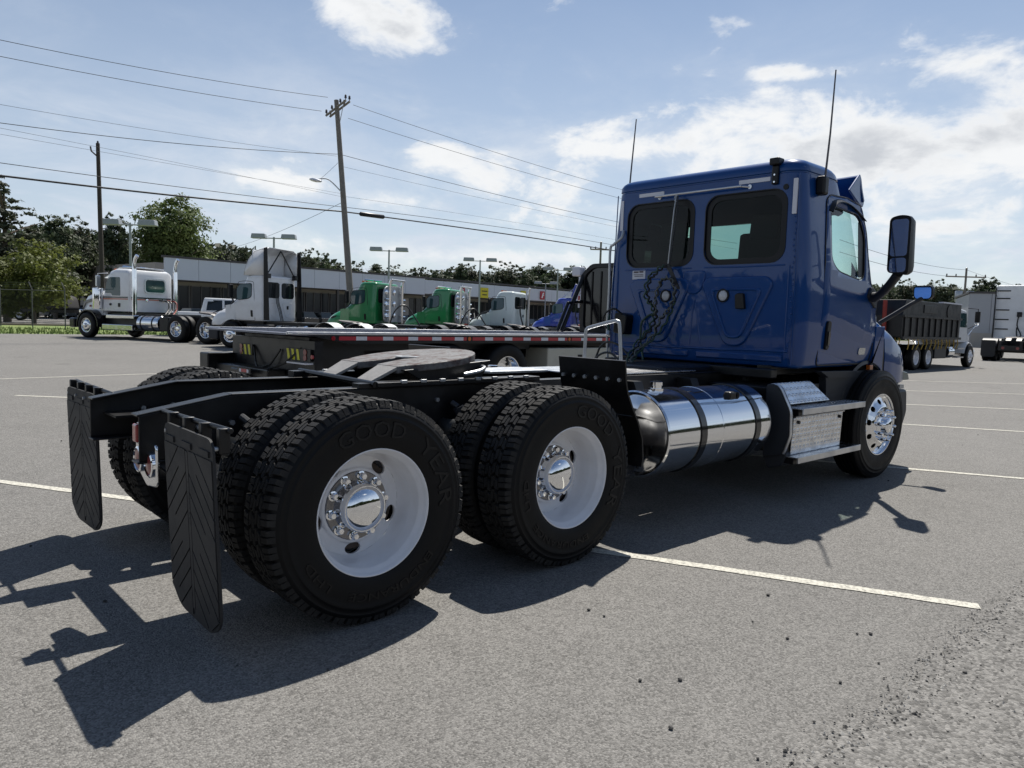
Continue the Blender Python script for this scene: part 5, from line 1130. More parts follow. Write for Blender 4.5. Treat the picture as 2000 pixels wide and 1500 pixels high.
for s in (-1, 1):
    side_poly(K, 'side_window', KW_, 1.0, .040, GLASST, s, cb)
    side_poly(K, 'door_handle', rrect(4.86, 4.98, 1.30, 1.46, .03), 1.01, .04, PLASTB, s, cb)
    mb = MB(); mb.cyl((5.45, s*1.02, 1.40), (5.45, s*1.05, 1.40), .05, 12); P_('tread_port', mb, PLASTB, cb)
    for z, m, h in ((1.665, BLACKG, .05), (1.605, ORANGE, .035)): mb = MB(); mb.box(4.42, 5.88, s*1.028-.012, s*1.028+.012, z, z+h); P_('body_stripe', mb, m, cb, None)
    mb = MB(); mb.tube([(4.08, s*.98, .95), (4.08, s*.98, 2.75), (4.08, s*.98, 3.02), (4.02, s*.98, 3.22), (3.90, s*.98, 3.36)], [.09, .09, .065, .065, .075], 14); P_('exhaust_stack', mb, CHROME, K)
    mb = MB(); mb.lathe([(0, 1.20), (.19, 1.20), (.20, 1.24), (.20, 2.0), (.19, 2.05), (0, 2.07)], (6.16, s*1.06, 0), 'z', 24); P_('air_cleaner', mb, ALU, K, 30)
    mb = MB(); mb.tube([(5.75, s*1.0, 2.0), (5.70, s*1.38, 2.02), (5.70, s*1.38, 2.62), (5.62, s*1.0, 2.66)], .018, 6); mr_ = P_('mirror_frame', mb, ALUR, K)
    mb = MB(); mb.box(5.66, 5.74, s*1.38-.09, s*1.38+.09, 2.10, 2.55); P_('mirror', mb, ALUR, mr_, None, .02)
    secs = [[(6.68+.66*math.cos(R_(a)), s*.62, .52+.66*math.sin(R_(a))), (6.68+.66*math.cos(R_(a)), s*1.2, .52+.64*math.sin(R_(a))), (6.68+.62*math.cos(R_(a)), s*1.2, .52+.6*math.sin(R_(a))), (6.68+.62*math.cos(R_(a)), s*.62, .52+.6*math.sin(R_(a)))] for a in range(-8, 190, 12)]
    mb = MB(); mb.loft(secs); P_('front_fender', mb, BLACKG, K)
    mb = MB(); mb.box(7.42, 7.57, s*.8-.12, s*.8+.12, 1.02, 1.16); P_('headlight', mb, CHROME, K, None, .03)
    mb = MB(); mb.box(6.95, 7.03, s*.80-.03, s*.80+.03, 1.28, 1.36); P_('side_marker', mb, REDL, K, None, .01)
mb = MB(); secs = []
for x, zt, w in ((5.92, 2.02, .92), (6.3, 1.98, .86), (6.9, 1.88, .78), (7.4, 1.74, .72), (7.58, 1.54, .68)): secs.append([(x, -w, .95), (x, -w-.02, zt-.25), (x, -w+.12, zt-.03), (x, 0, zt), (x, w-.12, zt-.03), (x, w+.02, zt-.25), (x, w, .95)])
mb.loft(secs); hd = P_('hood', mb, WHITEP, K, 40)
for s in (-1, 1):
    mb = MB(); mb.add([(6.0, s*.91, 1.78), (7.42, s*.73, 1.52), (7.58, s*.69, 1.16), (7.42, s*.73, 1.32), (7.3, s*.75, 1.43), (6.0, s*.91, 1.71)]+[(6.0, s*.96, 1.78), (7.42, s*.77, 1.52), (7.60, s*.73, 1.16), (7.42, s*.77, 1.32), (7.3, s*.79, 1.43), (6.0, s*.96, 1.71)], [(0,1,4,5), (1,2,3,4), (6,11,10,7), (7,10,9,8), (0,6,7,1), (1,7,8,2), (5,4,10,11)]); P_('hood_stripe', mb, BLACKG, hd, None)
mb = MB(); mb.box(7.52, 7.64, -.6, .6, .85, 1.52); P_('grille', mb, CHROME, K, None, .03)
mb = MB(); mb.box(7.47, 7.82, -1.2, 1.2, .40, .80); P_('bumper', mb, BLACKG, K, None, .06)
for y in (-.7, -.35, 0, .35, .7): mb = MB(); mb.box(5.50, 5.60, y-.05, y+.05, 2.78, 2.86); P_('roof_marker', mb, AMBER, K, None, .02)
mb = MB(); mb.prism([(5.60, 2.64), (5.95, 2.50), (5.95, 2.47), (5.60, 2.58)], -.9, .9, 'y'); P_('sun_visor', mb, ALUR, K)
for y in (-.4, .4): mb = MB(); mb.tube([(4.9, y, 2.93), (5.45, y, 2.95)], [.03, .07], 8); P_('air_horn', mb, CHROME, K)
mb = MB(); mb.box(4.45, 5.3, -.75, .75, 2.875, 2.93); P_('roof_rail', mb, ALUR, K, None, .02)
mb = MB(); mb.prism(rrect(-.62, .30, 1.94, 2.44, .12), 4.29, 4.35, 'x'); rw = P_('rear_window', mb, GLASST, cb)
mb = MB(); mb.ring(rrect(-.68, .36, 1.88, 2.50, .16), rrect(-.62, .30, 1.94, 2.44, .12), 4.28, 4.36, 'x'); P_('window_seal', mb, ALUR, rw)
for z, m, h in ((1.665, BLACKG, .05), (1.605, ORANGE, .035)): mb = MB(); mb.box(4.300, 4.325, -.94, .94, z, z+h); P_('body_stripe', mb, m, cb, None)
for y in (.25, -.55): mb = MB(); mb.lathe([(.07, 0), (.06, -.05), (0, -.06)], (4.32, y, 1.60), 'x', 14); P_('work_lamp', mb, CHROME, cb)
for (y0, m) in ((-.35, HOSEK), (-.50, HOSEK), (-.75, REDM)): mb = MB(); mb.tube(spline([(4.28, y0, 1.62), (3.9, y0-.1, 1.55), (3.75, y0, 1.25), (3.6, y0+.3, 1.03)], 6), .03, 6); P_('air_hose', mb, m, K)
mb = MB(); mb.box(3.9, 4.3, -.7, .7, 1.0, 1.12); P_('cab_mount', mb, BLACK, K, None)
# ---- rollback flatbed parked alongside
RB = empty('rollback_truck', 'long black flatbed recovery truck with red and white tape along its deck', 'truck', (2.556, 5.03, 0), .0538)
L_ = 9.0
mb = MB(); mb.prism([(.0, 1.135), (.0, 1.160), (L_, 1.168), (L_, 1.10), (.75, 1.10), (.25, 1.125)], .03, 2.47, 'y'); dk = P_('deck', mb, DECK, RB, None)
for i in range(46):
    mb = MB() if i else MB(); mb.box(.2+i*.19, .225+i*.19, .1, 2.4, 1.163, 1.176); obj('deck_rib', mb, DECK, dk, None)
for y in (0, 2.47):
    mb = MB(); mb.prism([(.0, 1.140), (.0, 1.178), (L_, 1.186), (L_, 1.148)], y, y+.03, 'y'); P_('deck_edge', mb, ALUR, dk, None, .006)
    mb = MB(); mb.prism([(.32, 1.130), (L_, 1.147), (L_, 1.03), (.95, 1.02)], y+.006, y+.024, 'y'); P_('side_rail', mb, BLACK, dk, None)
# conspicuity tape on the near side
x = 1.085-.30
def tape(x, w, m, n='reflective_tape'): mb = MB(); mb.box(x, x+w, -.001, .007, 1.066, 1.120); return P_(n, mb, m, RB, None)
mb = MB(); mb.cyl((x-.09, -.004, 1.093), (x-.09, .01, 1.093), .032, 12); P_('marker_lamp', mb, REDL, RB)
k = 0
while x < L_-.5:
    tape(x, .275, REDT); tape(x+.275, .182, REFLW); x += .457; k += 1
    if k in (5, 10, 15):
        if k != 5: pass
        mb = MB(); tape(x, .07, REDT); mb.cyl((x+.13, -.006, 1.093), (x+.13, .01, 1.093), .032, 12); P_('marker_lamp', mb, AMBER, RB); x += .20
mb = MB(); mb.box(.9, 12.0, .85, .95, .72, 1.02).box(.9, 12.0, 1.55, 1.65, .72, 1.02).box(.5, 9.4, .3, 2.2, .98, 1.09); P_('subframe', mb, BLACK, RB, None)
mb = MB(); mb.box(.42, .55, .02, 2.45, .55, 1.05).box(.55, 1.4, .3, 2.2, .5, .98); P_('tail_housing', mb, BLACK, RB, None)
for (n0, n1) in ((.07, .70), (1.73, 2.20)):
    mb = MB(); mb.box(.385, .42, n0, n1, .775, .935); bd = P_('light_board', mb, BLACK, RB, None)
    w = n1-n0
    for i in range(3):
        a = n0+.04+i*.13 if n0 > 1 else n1-.10-i*.13
        mb = MB(); mb.prism([(a, .78), (a+.06, .78), (a+.10, .93), (a+.04, .93)], .380, .3855, 'x'); P_('hazard_stripe', mb, YELL, bd, None)
    for i in range(2):
        c = n0+.13 if n0 < 1 else n1-.12
        mb = MB(); mb.cyl((.375, c, .82+.075*i), (.39, c, .82+.075*i), .042, 14); P_('tail_light', mb, REDD, bd)
mb = MB(); mb.cyl((.38, .03, .84), (.40, .03, .84), .03, 12); P_('side_light', mb, REDL, RB)
mb = MB(); mb.box(.12, .40, .75, 2.55, .50, .63).box(.0, .45, 2.40, 2.70, .48, .78).box(.05, .35, 1.25, 1.75, .46, .60).box(.30, 1.2, 1.35, 1.65, .42, .60); st = P_('wheel_lift', mb, BLACK, RB, None, .02)
mb = MB(); mb.box(.02, .055, 1.05, 1.45, .545, .625); P_('lift_plate', mb, BLACK, st, None)
for (a, b, m) in ((1.10, 1.15, REFLW), (1.15, 1.32, REDT), (1.32, 1.38, REFLW)): mb = MB(); mb.box(.012, .022, a, b, .565, .61); P_('reflective_tape', mb, m, st, None)
mb = MB(); mb.box(.30, .42, .05, .55, .735, .755); P_('number_bracket', mb, REFLW, RB, None)
mb = MB()
for (a, b) in (((.4, .9, .9), (.3, 1.3, .62)), ((.4, 1.7, .9), (.3, 1.4, .62)), ((.45, .3, 1.0), (.2, 1.0, .6))): mb.tube([a, ((a[0]+b[0])/2, (a[1]+b[1])/2, (a[2]+b[2])/2-.08), b], .015, 6)
P_('hydraulic_hose', mb, HOSEK, RB)
for x in (2.85, 4.15):
    for (y, l) in ((.18, False), (2.32, True)): wheel_low(RB, (x, y, .50), l, 'alu', True)
    for y in (.52, 1.98): wheel_low(RB, (x, y, .50), y > 1, 'alu', True, True)
for y in (.18, 2.32): wheel_low(RB, (11.0, y, .50), y > 1, 'alu', False)
for y0, y1 in ((.06, .62), (1.88, 2.44)):
    mb = MB(); mb.box(5.17, 7.3, y0, y1, .48, .93); bx = P_('tool_box', mb, BEIGE, RB, None, .02)
    if y0 < 1: mb = MB(); mb.prism([(6.02, .80), (6.14, .80), (6.13, .72), (6.08, .69), (6.03, .72)], .048, .06, 'y'); P_('box_latch', mb, PLASTB, bx, None)
    mb = MB(); mb.box(1.2, 5.0, y0+.3, y1-.2, .90, 1.0); P_('wheel_guard', mb, BLACK, RB, None)
mb = MB(); mb.ring(rpoly([(.06, 1.18), (2.44, 1.18), (2.44, 2.55), (2.15, 2.78), (.35, 2.78), (.06, 2.55)], .1), rpoly([(.16, 1.28), (2.34, 1.28), (2.34, 2.5), (2.1, 2.68), (.4, 2.68), (.16, 2.5)], .1), 8.95, 9.05, 'x'); hb = P_('headboard', mb, BLACK, RB, 40, .01)
mb = MB(); mb.prism(rpoly([(.12, 1.2), (2.38, 1.2), (2.38, 2.52), (2.12, 2.72), (.38, 2.72), (.12, 2.52)], .1), 9.0, 9.02, 'x'); P_('headboard_panel', mb, BLACKG, hb)
for i in range(8): mb = MB(); mb.box(8.975, 8.995, .3+i*.26, .33+i*.26, 1.25, 2.6); P_('headboard_bar', mb, BLACK, hb, None)
for y in (.10, 2.40):
    mb = MB(); mb.tube([(8.98, y, 2.5), (8.25, y, 1.2)], .05, 8); mb.tube([(8.98, y, 1.9), (8.45, y, 1.85), (8.1, y, 1.2)], .04, 8); P_('headboard_brace', mb, BLACK, hb)
for i, m in enumerate((REFLW, REDT, REFLW, YELL, REFLW)): mb = MB(); mb.box(8.93, 8.945, 2.45, 2.50, 1.75+i*.15, 1.88+i*.15); P_('reflective_tape', mb, m, hb, None)
mb = MB(); mb.box(8.9, 9.1, 2.44, 2.70, 2.50, 2.72); P_('work_lamp_bar', mb, REFLW, hb, None, .03)
mb = MB(); mb.prism(rpoly([(9.25, .95), (11.05, .95), (11.1, 1.7), (10.6, 2.6), (10.3, 2.75), (9.35, 2.75), (9.25, 2.6)], .1), .12, 2.38, 'y'); cbn = P_('cab', mb, BLACKG, RB, 40, .05)
for y, s in ((.115, -1), (2.385, 1)): mb = MB(); mb.prism(rpoly([(9.7, 1.75), (10.85, 1.75), (10.5, 2.5), (9.7, 2.5)], .06), y-.01, y+.01, 'y'); P_('side_window', mb, GLASST, cbn)
mb = MB(); mb.prism(rpoly([(11.0, .85), (12.4, .80), (12.45, 1.2), (12.2, 1.45), (11.0, 1.72)], .1), .35, 2.15, 'y'); P_('hood', mb, BLACKG, RB, 40, .08)
mb = MB(); mb.box(12.3, 12.55, .1, 2.4, .4, .8); P_('bumper', mb, ALU, RB, None, .05)
for y in (.18, 2.32):
    secs = [[(11+.62*math.cos(R_(a)), y-.22, .5+.62*math.sin(R_(a))), (11+.62*math.cos(R_(a)), y+.22, .5+.62*math.sin(R_(a))), (11+.58*math.cos(R_(a)), y+.22, .5+.58*math.sin(R_(a))), (11+.58*math.cos(R_(a)), y-.22, .5+.58*math.sin(R_(a)))] for a in range(0, 181, 12)]
    mb = MB(); mb.loft(secs); P_('front_fender', mb, BLACKG, RB)
# ---- dump truck at the right
D = empty('dump_truck', 'white cabbed truck with black ribbed box and gold straps, right of the blue hood', 'truck', (27.75, 7.15, 0), R_(-.5), .9)
for s in (-1, 1): mb = MB(); mb.box(-1.6, 7.2, s*.43-.05, s*.43+.05, .74, 1.0); P_('frame_rail', mb, BLACK, D, None)
axle_set(D, 'white', 6.55, (0, 1.36))
mb = MB(); mb.prism([(-1.7, 1.35), (5.0, 1.35), (5.05, 2.84), (-1.4, 2.84), (-1.7, 2.2)], -1.18, 1.18, 'y'); bx = P_('dump_body', mb, DUMPB, D, None, .02)
for s in (-1, 1):
    for i in range(10): mb = MB(); mb.box(-1.5+i*.68, -1.42+i*.68, s*1.2-.03, s*1.2+.03, 1.35, 2.15); P_('body_rib', mb, DUMPB, bx, None)
    mb = MB(); mb.box(-1.7, 5.0, s*1.22-.05, s*1.22+.05, 2.15, 2.24); P_('body_rail', mb, DUMPB, bx, None)
    mb = MB(); mb.box(-1.7, 5.0, s*1.22-.05, s*1.22+.05, 1.28, 1.38); P_('body_rail', mb, DUMPB, bx, None)
    mb = MB(); mb.box(.5, 2.0, s*1.19-.02, s*1.19+.02, 2.36, 2.70); P_('body_panel', mb, BLACK, bx, None, .01)
    mb = MB(); mb.cyl((3.5, s*1.15, 2.5), (3.5, s*1.21, 2.5), .30, 20); P_('round_hatch', mb, BLACK, bx)
    mb = MB(); mb.box(2.6, 4.95, s*1.12-.1, s*1.12+.1, 2.84, 2.90); P_('top_rail', mb, REFLW, bx, None)
    random.seed(31)
    for i in range(13):
        a = -1.0+i*.46+random.uniform(-.08, .08); mb = MB(); mb.tube([(a, s*1.24, 1.30), (a+random.uniform(.02, .16), s*1.25, 1.10), (a+random.uniform(-.12, .05), s*1.24, .86)], .022, 5); P_('strap', mb, STRAP, bx)
    mb = MB(); mb.box(2.2, 3.6, s*.95-.2, s*.95+.2, .45, .98); P_('tool_box', mb, PLAST, D, None, .02)
    mb = MB(); mb.lathe([(0, 3.9), (.26, 3.9), (.28, 3.93), (.28, 4.55), (.26, 4.58), (0, 4.58)], (0, s*.92, .72), 'x', 20); P_('fuel_tank', mb, ALU, D, 30)
    for z in (.45, .85): mb = MB(); mb.box(4.9, 5.7, s*1.1-.12, s*1.1+.12, z, z+.05); P_('step', mb, ALUR, D, None)
mb = MB(); mb.prism(rpoly([(5.15, 1.15), (6.6, 1.15), (6.6, 1.75), (6.35, 2.62), (5.3, 2.72), (5.15, 2.6)], .08), -1.02, 1.02, 'y'); cb = P_('cab', mb, WHITEP, D, 40, .05)
for s in (-1, 1): mb = MB(); mb.prism(rpoly([(5.55, 1.85), (6.45, 1.85), (6.28, 2.5), (5.55, 2.5)], .05), s*1.025-.012, s*1.025+.012, 'y'); P_('side_window', mb, GLASST, cb)
mb = MB(); mb.loft([[(x, -w, .95), (x, -w, zt-.15), (x, -w*.7, zt), (x, w*.7, zt), (x, w, zt-.15), (x, w, .95)] for x, w, zt in ((6.6, 1.02, 1.72), (7.1, .98, 1.58), (7.5, .85, 1.35), (7.58, .7, 1.15))]); P_('hood', mb, WHITEP, D, 40)
for s in (-1, 1):
    secs = [[(6.55+.64*math.cos(R_(a)), s*.7, .52+.64*math.sin(R_(a))), (6.55+.64*math.cos(R_(a)), s*1.16, .52+.64*math.sin(R_(a))), (6.55+.6*math.cos(R_(a)), s*1.16, .52+.6*math.sin(R_(a))), (6.55+.6*math.cos(R_(a)), s*.7, .52+.6*math.sin(R_(a)))] for a in range(0, 175, 12)]
    mb = MB(); mb.loft(secs); P_('front_fender', mb, WHITEP, D)
    mb = MB(); mb.tube([(6.5, s*1.02, 2.75), (6.9, s*1.32, 2.72), (6.9, s*1.32, 2.0), (6.6, s*1.05, 1.8)], .02, 6); mb.box(6.85, 6.95, s*1.32-.1, s*1.32+.1, 2.1, 2.6); P_('mirror', mb, PLASTB, D)
    mb = MB(); mb.tube([(7.0, s*.95, 1.5), (7.2, s*1.2, 2.0)], .015, 6); mb.lathe([(.10, 0), (.08, .06), (0, .09)], (7.2, s*1.2, 2.0), 'x', 12); P_('hood_mirror', mb, CHROME, D)
mb = MB(); mb.box(7.4, 7.65, -1.1, 1.1, .42, .78); P_('bumper', mb, ALU, D, None, .05)
for i, (p, q) in enumerate((((-2.2, .3, 1.2), (-1.8, .3, 3.0)), ((-1.8, .3, 3.0), (-1.5, .3, 2.8)))): mb = MB(); mb.tube([p, q], .13, 6); P_('crane_boom', mb, REDM, D)
mb = MB(); mb.tube([(-1.9, -.6, 1.0), (-1.85, -.55, 2.8)], .08, 6); P_('crane_cylinder', mb, REDM, D)
mb = MB(); mb.box(-2.2, -1.3, -.9, .9, .75, 1.2); P_('crane_base', mb, BLACK, D, None)
# ---- tractor seen from behind at the right edge
E_ = empty('sleeper_truck', 'white sleeper truck seen from behind, black mud flaps, at the right edge of the lot', 'truck', (44.4, 7.1, 0), R_(8), 1.08)
chassis_low(E_, 5.9, 6.6); axle_set(E_, 'white', 5.9)
mb = MB(); mb.loft([[(x, y, z) for y, z in rrect(-1.18, 1.18, 1.1, zt, [.07, .07, .05, .05], 4)] for x, zt in ((3.0, 3.86), (3.4, 3.92), (4.6, 3.9), (5.2, 3.2), (5.6, 1.8))]); sb = P_('sleeper_cab', mb, WHITEP, E_, 35, .03)
for z in (1.6, 2.1, 2.6, 3.2, 3.6):
    mb = MB(); mb.box(2.97, 3.03, .55, 1.15, z-.03, z+.03); P_('panel_hinge', mb, PLASTB, sb, None)
for s in (-1, 1): mb = MB(); mb.prism([(2.7, 1.1), (3.1, 1.1), (3.1, 3.78), (2.85, 3.75)], s*1.2-.015, s*1.2+.015, 'y'); P_('side_extender', mb, PLASTB, E_)
mb = MB(); mb.tube(spline([(2.95, .1, 2.4), (2.9, .15, 1.8), (2.88, -.05, 1.3), (2.85, .12, 1.25), (2.88, .16, 1.7)], 6), .03, 6); P_('air_hose', mb, HOSEK, E_)
mb = MB(); mb.box(2.93, 3.0, -.02, .20, 2.25, 2.5); P_('hose_bracket', mb, PLASTB, E_, None)
mb = MB(); mb.loft([[(x, -w, .95), (x, -w, zt-.15), (x, 0, zt), (x, w, zt-.15), (x, w, .95)] for x, w, zt in ((5.4, 1.05, 1.75), (6.3, 1.0, 1.5), (6.8, .8, 1.15))]); P_('hood', mb, WHITEP, E_, 40)
mb = MB(); mb.box(-.78, -.74, -.5, .5, .55, .78); P_('lamp_panel', mb, BLACK, E_, None)
for y in (-.3, .3): mb = MB(); mb.cyl((-.80, y, .66), (-.775, y, .66), .07, 14); P_('tail_light', mb, REDD, E_)
fenders_low(E_, PLAST)

# ---- pickup and cars
def car_body(mb, prof, w, z0=.28):
    secs = []
    n = len(prof)
    for y, k in ((-w, .93), (-w*.97, 1), (w*.97, 1), (w, .93)):
        secs.append([(x, y, z0+(z-z0)*k if z > .9 else z) for x, z in prof])
    mb.loft(secs); return mb
def pickup(label, loc, h, sc, m):
    r = empty('pickup_truck', label, 'pickup', loc, R_(h), sc)
    mb = MB(); car_body(mb, [(-2.7, .55), (-2.7, 1.18), (-.9, 1.18), (.75, 1.18), (1.1, 1.17), (2.65, 1.08), (2.75, .9), (2.75, .5), (-2.5, .45)], .98); b = P_('body', mb, m, r, 35, .03)
    mb = MB(); mb.loft([[(x, -w, 1.17) if i == 0 else (x, -w, 1.17) for x, i in ((-.95, 0),)]+[] for w in (1,)]) if False else None
    mb = MB(); secs = [[(-.98, -.92, 1.17), (1.25, -.92, 1.17), (.62, -.74, 1.84), (-.82, -.74, 1.86)], [(-.98, .92, 1.17), (1.25, .92, 1.17), (.62, .74, 1.84), (-.82, .74, 1.86)]]; mb.loft(secs); c = P_('cabin', mb, m, r, 35, .05)
    for s in (-1, 1):
        for (x0, x1, x2, x3) in ((-.72, .0, -.02, -.66), (.10, .95, .55, .08)):
            mb = MB(); mb.add([(x0, s*.90, 1.26), (x1, s*.90, 1.26), (x2, s*.768, 1.75), (x3, s*.768, 1.75), (x0, s*.86, 1.26), (x1, s*.86, 1.26), (x2, s*.72, 1.75), (x3, s*.72, 1.75)], [(0,1,2,3), (7,6,5,4), (0,4,5,1), (1,5,6,2), (2,6,7,3), (3,7,4,0)]); P_('side_window', mb, GLASSD, c, None)
        for x in (-1.7, 1.75):
            w = link('wheel', RL['alu'][1], r, (x, s*.86, .38), (0, 0, math.pi if s > 0 else 0)); w.scale = (.73, .8, .73); link('tyre', TYL, w)
        mb = MB(); mb.box(.95, 1.1, s*1.06-.09, s*1.06+.09, 1.2, 1.38); P_('mirror', mb, m, r, None, .02)
        mb = MB(); mb.box(-2.73, -2.66, s*.85-.07, s*.85+.07, .85, 1.12); P_('tail_light', mb, REDL, r, None)
    mb = MB(); mb.box(-2.5, -1.1, -.8, .8, 1.181, 1.186); P_('bed', mb, PLASTB, r, None)
    mb = MB(); mb.box(-2.86, -2.7, -.9, .9, .45, .62).box(2.72, 2.85, -.95, .95, .42, .62); P_('bumper', mb, CHROME, r, None, .03)
    return r
pickup('white crew cab pickup parked between the long-nose truck and the fairing truck', (14.4, 41.5-4.2, 0), -28, 1.14, WHITEP)
CARM = [mat('dark_car_paint', (.02, .021, .024), .25, 0, .6), mat('silver_car_paint', (.32, .33, .34), .3, .5, .5), mat('white_car_paint', (.7, .7, .7), .3, 0, .5), mat('red_car_paint', (.25, .015, .015), .3, 0, .6)]
def car_proto(m):
    r = empty('parked_car', None, 'car'); mb = MB(); car_body(mb, [(-2.2, .5), (-2.22, .95), (-1.9, 1.05), (1.0, 1.02), (2.1, .85), (2.2, .7), (2.2, .4), (-2.1, .35)], .9); P_('body', mb, m, r, 35)
    mb = MB(); mb.loft([[(-2.0, s*.82, 1.02), (1.15, s*.82, 1.0), (.35, s*.62, 1.58), (-1.6, s*.62, 1.60)] for s in (-1, 1)]); c = P_('cabin', mb, GLASSD, r, 35)
    mb = MB(); mb.box(-1.6, .35, -.64, .64, 1.56, 1.63); P_('roof', mb, m, r, None, .02)
    for s in (-1, 1):
        for x in (-1.35, 1.35): w = link('wheel', RL['alu'][1], r, (x, s*.82, .34), (0, 0, math.pi if s > 0 else 0)); w.scale = (.65, .7, .65); link('tyre', TYL, w)
    return r
# ------------------------------------------------------------------ dealership across the road
def A(u, v, f): p = at(u, v, f); return p
bl, br = at(322, 560, 76.3), at(1172, 576, 136)
bd = (Vector((br.x, br.y, 0))-Vector((bl.x, bl.y, 0))); BL = bd.length; bang = math.atan2(bd.y, bd.x)
B = empty('dealership', 'long low dealership building with a white fascia over dark shopfronts, across the road', 'building', (bl.x, bl.y, 0), bang)
zt, zb = 6.75, 4.55
nseg = 22; sw = BL/nseg
mb = MB(); mb.box(0, BL, 2.2, 30, 0, 6.3); P_('back_wall', mb, WALLT, B, None)
for i in range(nseg):
    far = i >= 10
    mb = MB(); mb.box(i*sw+.02, (i+1)*sw-.02, 0, .25, zb+(.15 if far else 0), zt-(.15 if far else 0)); P_('fascia_panel', mb, FASCIA, B, None)
    mb = MB(); mb.box(i*sw+.15, (i+1)*sw-.15, 2.0, 2.2, .5, 4.0); w = P_('shopfront', mb, STORE, B, None)
    for q in (0, .33, .66, 1): mb = MB(); x = i*sw+.15+(sw-.3)*q; mb.box(x-.06, x+.06, 1.92, 2.02, .4, 4.05); P_('mullion', mb, MULL, w, None)
    if i % 2 == 0: mb = MB(); mb.box(i*sw-.15, i*sw+.15, .2, .5, 0, zb+.1); P_('column', mb, WALLT if far else MULL, B, None)
mb = MB(); mb.box(-.2, BL+.2, -.05, .35, zt, zt+.22); P_('roof_edge', mb, ROOFD, B, None)
mb = MB(); mb.box(0, BL, .2, 2.2, zb-.1, zb+.1); P_('soffit', mb, ROOFD, B, None)
mb = MB(); mb.box(8.2*sw, 9.6*sw, 1.7, 2.0, 0, 4.0); P_('rendered_pier', mb, WALLT, B, None)
def sign(u, v, w, h, f, label, m, extra=None):
    # set on the fascia face at the point that shows at this place
    p = at(u, v, f); o = cam_pos; d = p-o; nb = Vector((-math.sin(bang), math.cos(bang), 0)); s = (Vector((bl.x, bl.y, 0))-nb*.12-o).dot(nb)/d.dot(nb); q = o+d*s
    r = empty('wall_sign', label, 'sign', tuple(q), bang)
    mb = MB(); mb.box(-w/2, w/2, -.06, .06, -h/2, h/2); P_('sign_panel', mb, m, r, None, .02)
    if extra: extra(r, w, h)
    return r
def swoosh(r, w, h):
    mb = MB(); mb.prism(rpoly([(-.30*w, -.30*h), (-.05*w, .30*h), (.22*w, .34*h), (.05*w, .12*h), (.25*w, .02*h), (-.02*w, -.05*h), (-.05*w, -.34*h)], .05), -.075, -.062, 'y'); P_('sign_emblem', mb, SIGNW, r, None)
def lines(r, w, h):
    for i, (a, b) in enumerate(((-.38, .36), (-.30, .30))): mb = MB(); mb.box(a*w, b*w, -.072, -.062, .10*h-i*.34*h, .22*h-i*.34*h); P_('sign_line', mb, mat('sign_dark_print_%d' % i, (.12, .10, .02), .6), r, None)
sign(1060, 577, 1.35, 1.35, 120, 'red square sign with a white emblem on the white fascia', SIGNR, swoosh)
sign(946, 572, 1.7, 1.55, 110, 'yellow banner with two dark lines hanging on the fascia beside a lamp post', SIGNY, lines)
sign(1022, 571, 1.2, .45, 118, 'small yellow sign on the fascia above the white day cab', SIGNY)
sign(903, 569, 1.0, 1.0, 104, 'red sign with white emblem on the fascia behind the second green truck', SIGNR, swoosh)
# low workshop at the far left
w1, w2 = at(128, 560, 92), at(420, 560, 98)
sp = empty('workshop', 'low grey metal workshop behind the white long-nose truck', 'building', (w1.x, w1.y, 0), math.atan2(w2.y-w1.y, w2.x-w1.x)); wl = (Vector((w2.x-w1.x, w2.y-w1.y))).length
mb = MB(); mb.box(0, wl, 0, 12, 0, 5.6); P_('wall', mb, ROOFD, sp, None)
for i in range(8): mb = MB(); mb.box(i*wl/8+.03, (i+1)*wl/8-.03, -.3, 0, 4.2, 5.7); P_('fascia_panel', mb, WALLG, sp, None)
# warehouse at the right
wp = at(1892, 600, 78); WH = empty('warehouse', 'pale grey metal clad warehouse behind the dump truck', 'building', (wp.x, wp.y, 0), R_(-68))
WHM = WALLG
for i in range(12): mb = MB(); mb.box(i*2.0+.02, i*2.0+1.98, 0, .2, .9, 5.6); P_('wall_panel', mb, WHM, WH, None)
mb = MB(); mb.box(0, 24, .1, 14, 0, 5.55); P_('wall', mb, WALLG, WH, None)
mb = MB(); mb.box(-.1, 24.1, -.1, 14.1, 5.6, 5.8); P_('roof_edge', mb, ROOFD, WH, None)
mb = MB(); mb.box(.4, 2.6, -.05, .05, 0, 1.5); P_('lower_wall', mb, WALLT, WH, None)
# cars on the dealer lot
random.seed(41)
protos = [car_proto(m) for m in CARM]; used = [False]*4
names = ['dark', 'silver', 'white', 'red']
spots = []
for i in range(34):
    f = i/33; p = Vector((bl.x, bl.y, 0)).lerp(Vector((br.x, br.y, 0)), f); nb = Vector((math.sin(bang), -math.cos(bang), 0)); spots.append((p+nb*random.uniform(5, 6.2), bang+math.pi/2+random.uniform(-.06, .06), random.choice((0, 0, 0, 1, 0, 2, 0, 3))))
for i in range(16):
    p = at(20+i*26, 560, 92); spots.append((Vector((p.x, p.y, 0))+Vector((0, -3, 0)), random.uniform(1.2, 1.8), random.choice((0, 0, 0, 1, 2))))
for si, (p, a, k) in enumerate(spots):
    o = protos[k] if not used[k] else copy_tree(protos[k]); used[k] = True; o.location = (p.x, p.y, -.015); o.rotation_euler = (0, 0, a)
    fr_ = si/33
    pl_ = 'before the far left workshop' if si > 33 else 'between the long-nose and the fairing truck' if fr_ < .2 else 'behind the fairing truck' if fr_ < .4 else 'behind the green trucks' if fr_ < .72 else 'behind the plain white and bright blue trucks'
    tag(o, '%s car parked at the dealership shopfronts, %s' % (names[k], pl_) if si <= 33 else '%s car parked %s' % (names[k], pl_), 'car', '%s cars parked at the dealership' % names[k])
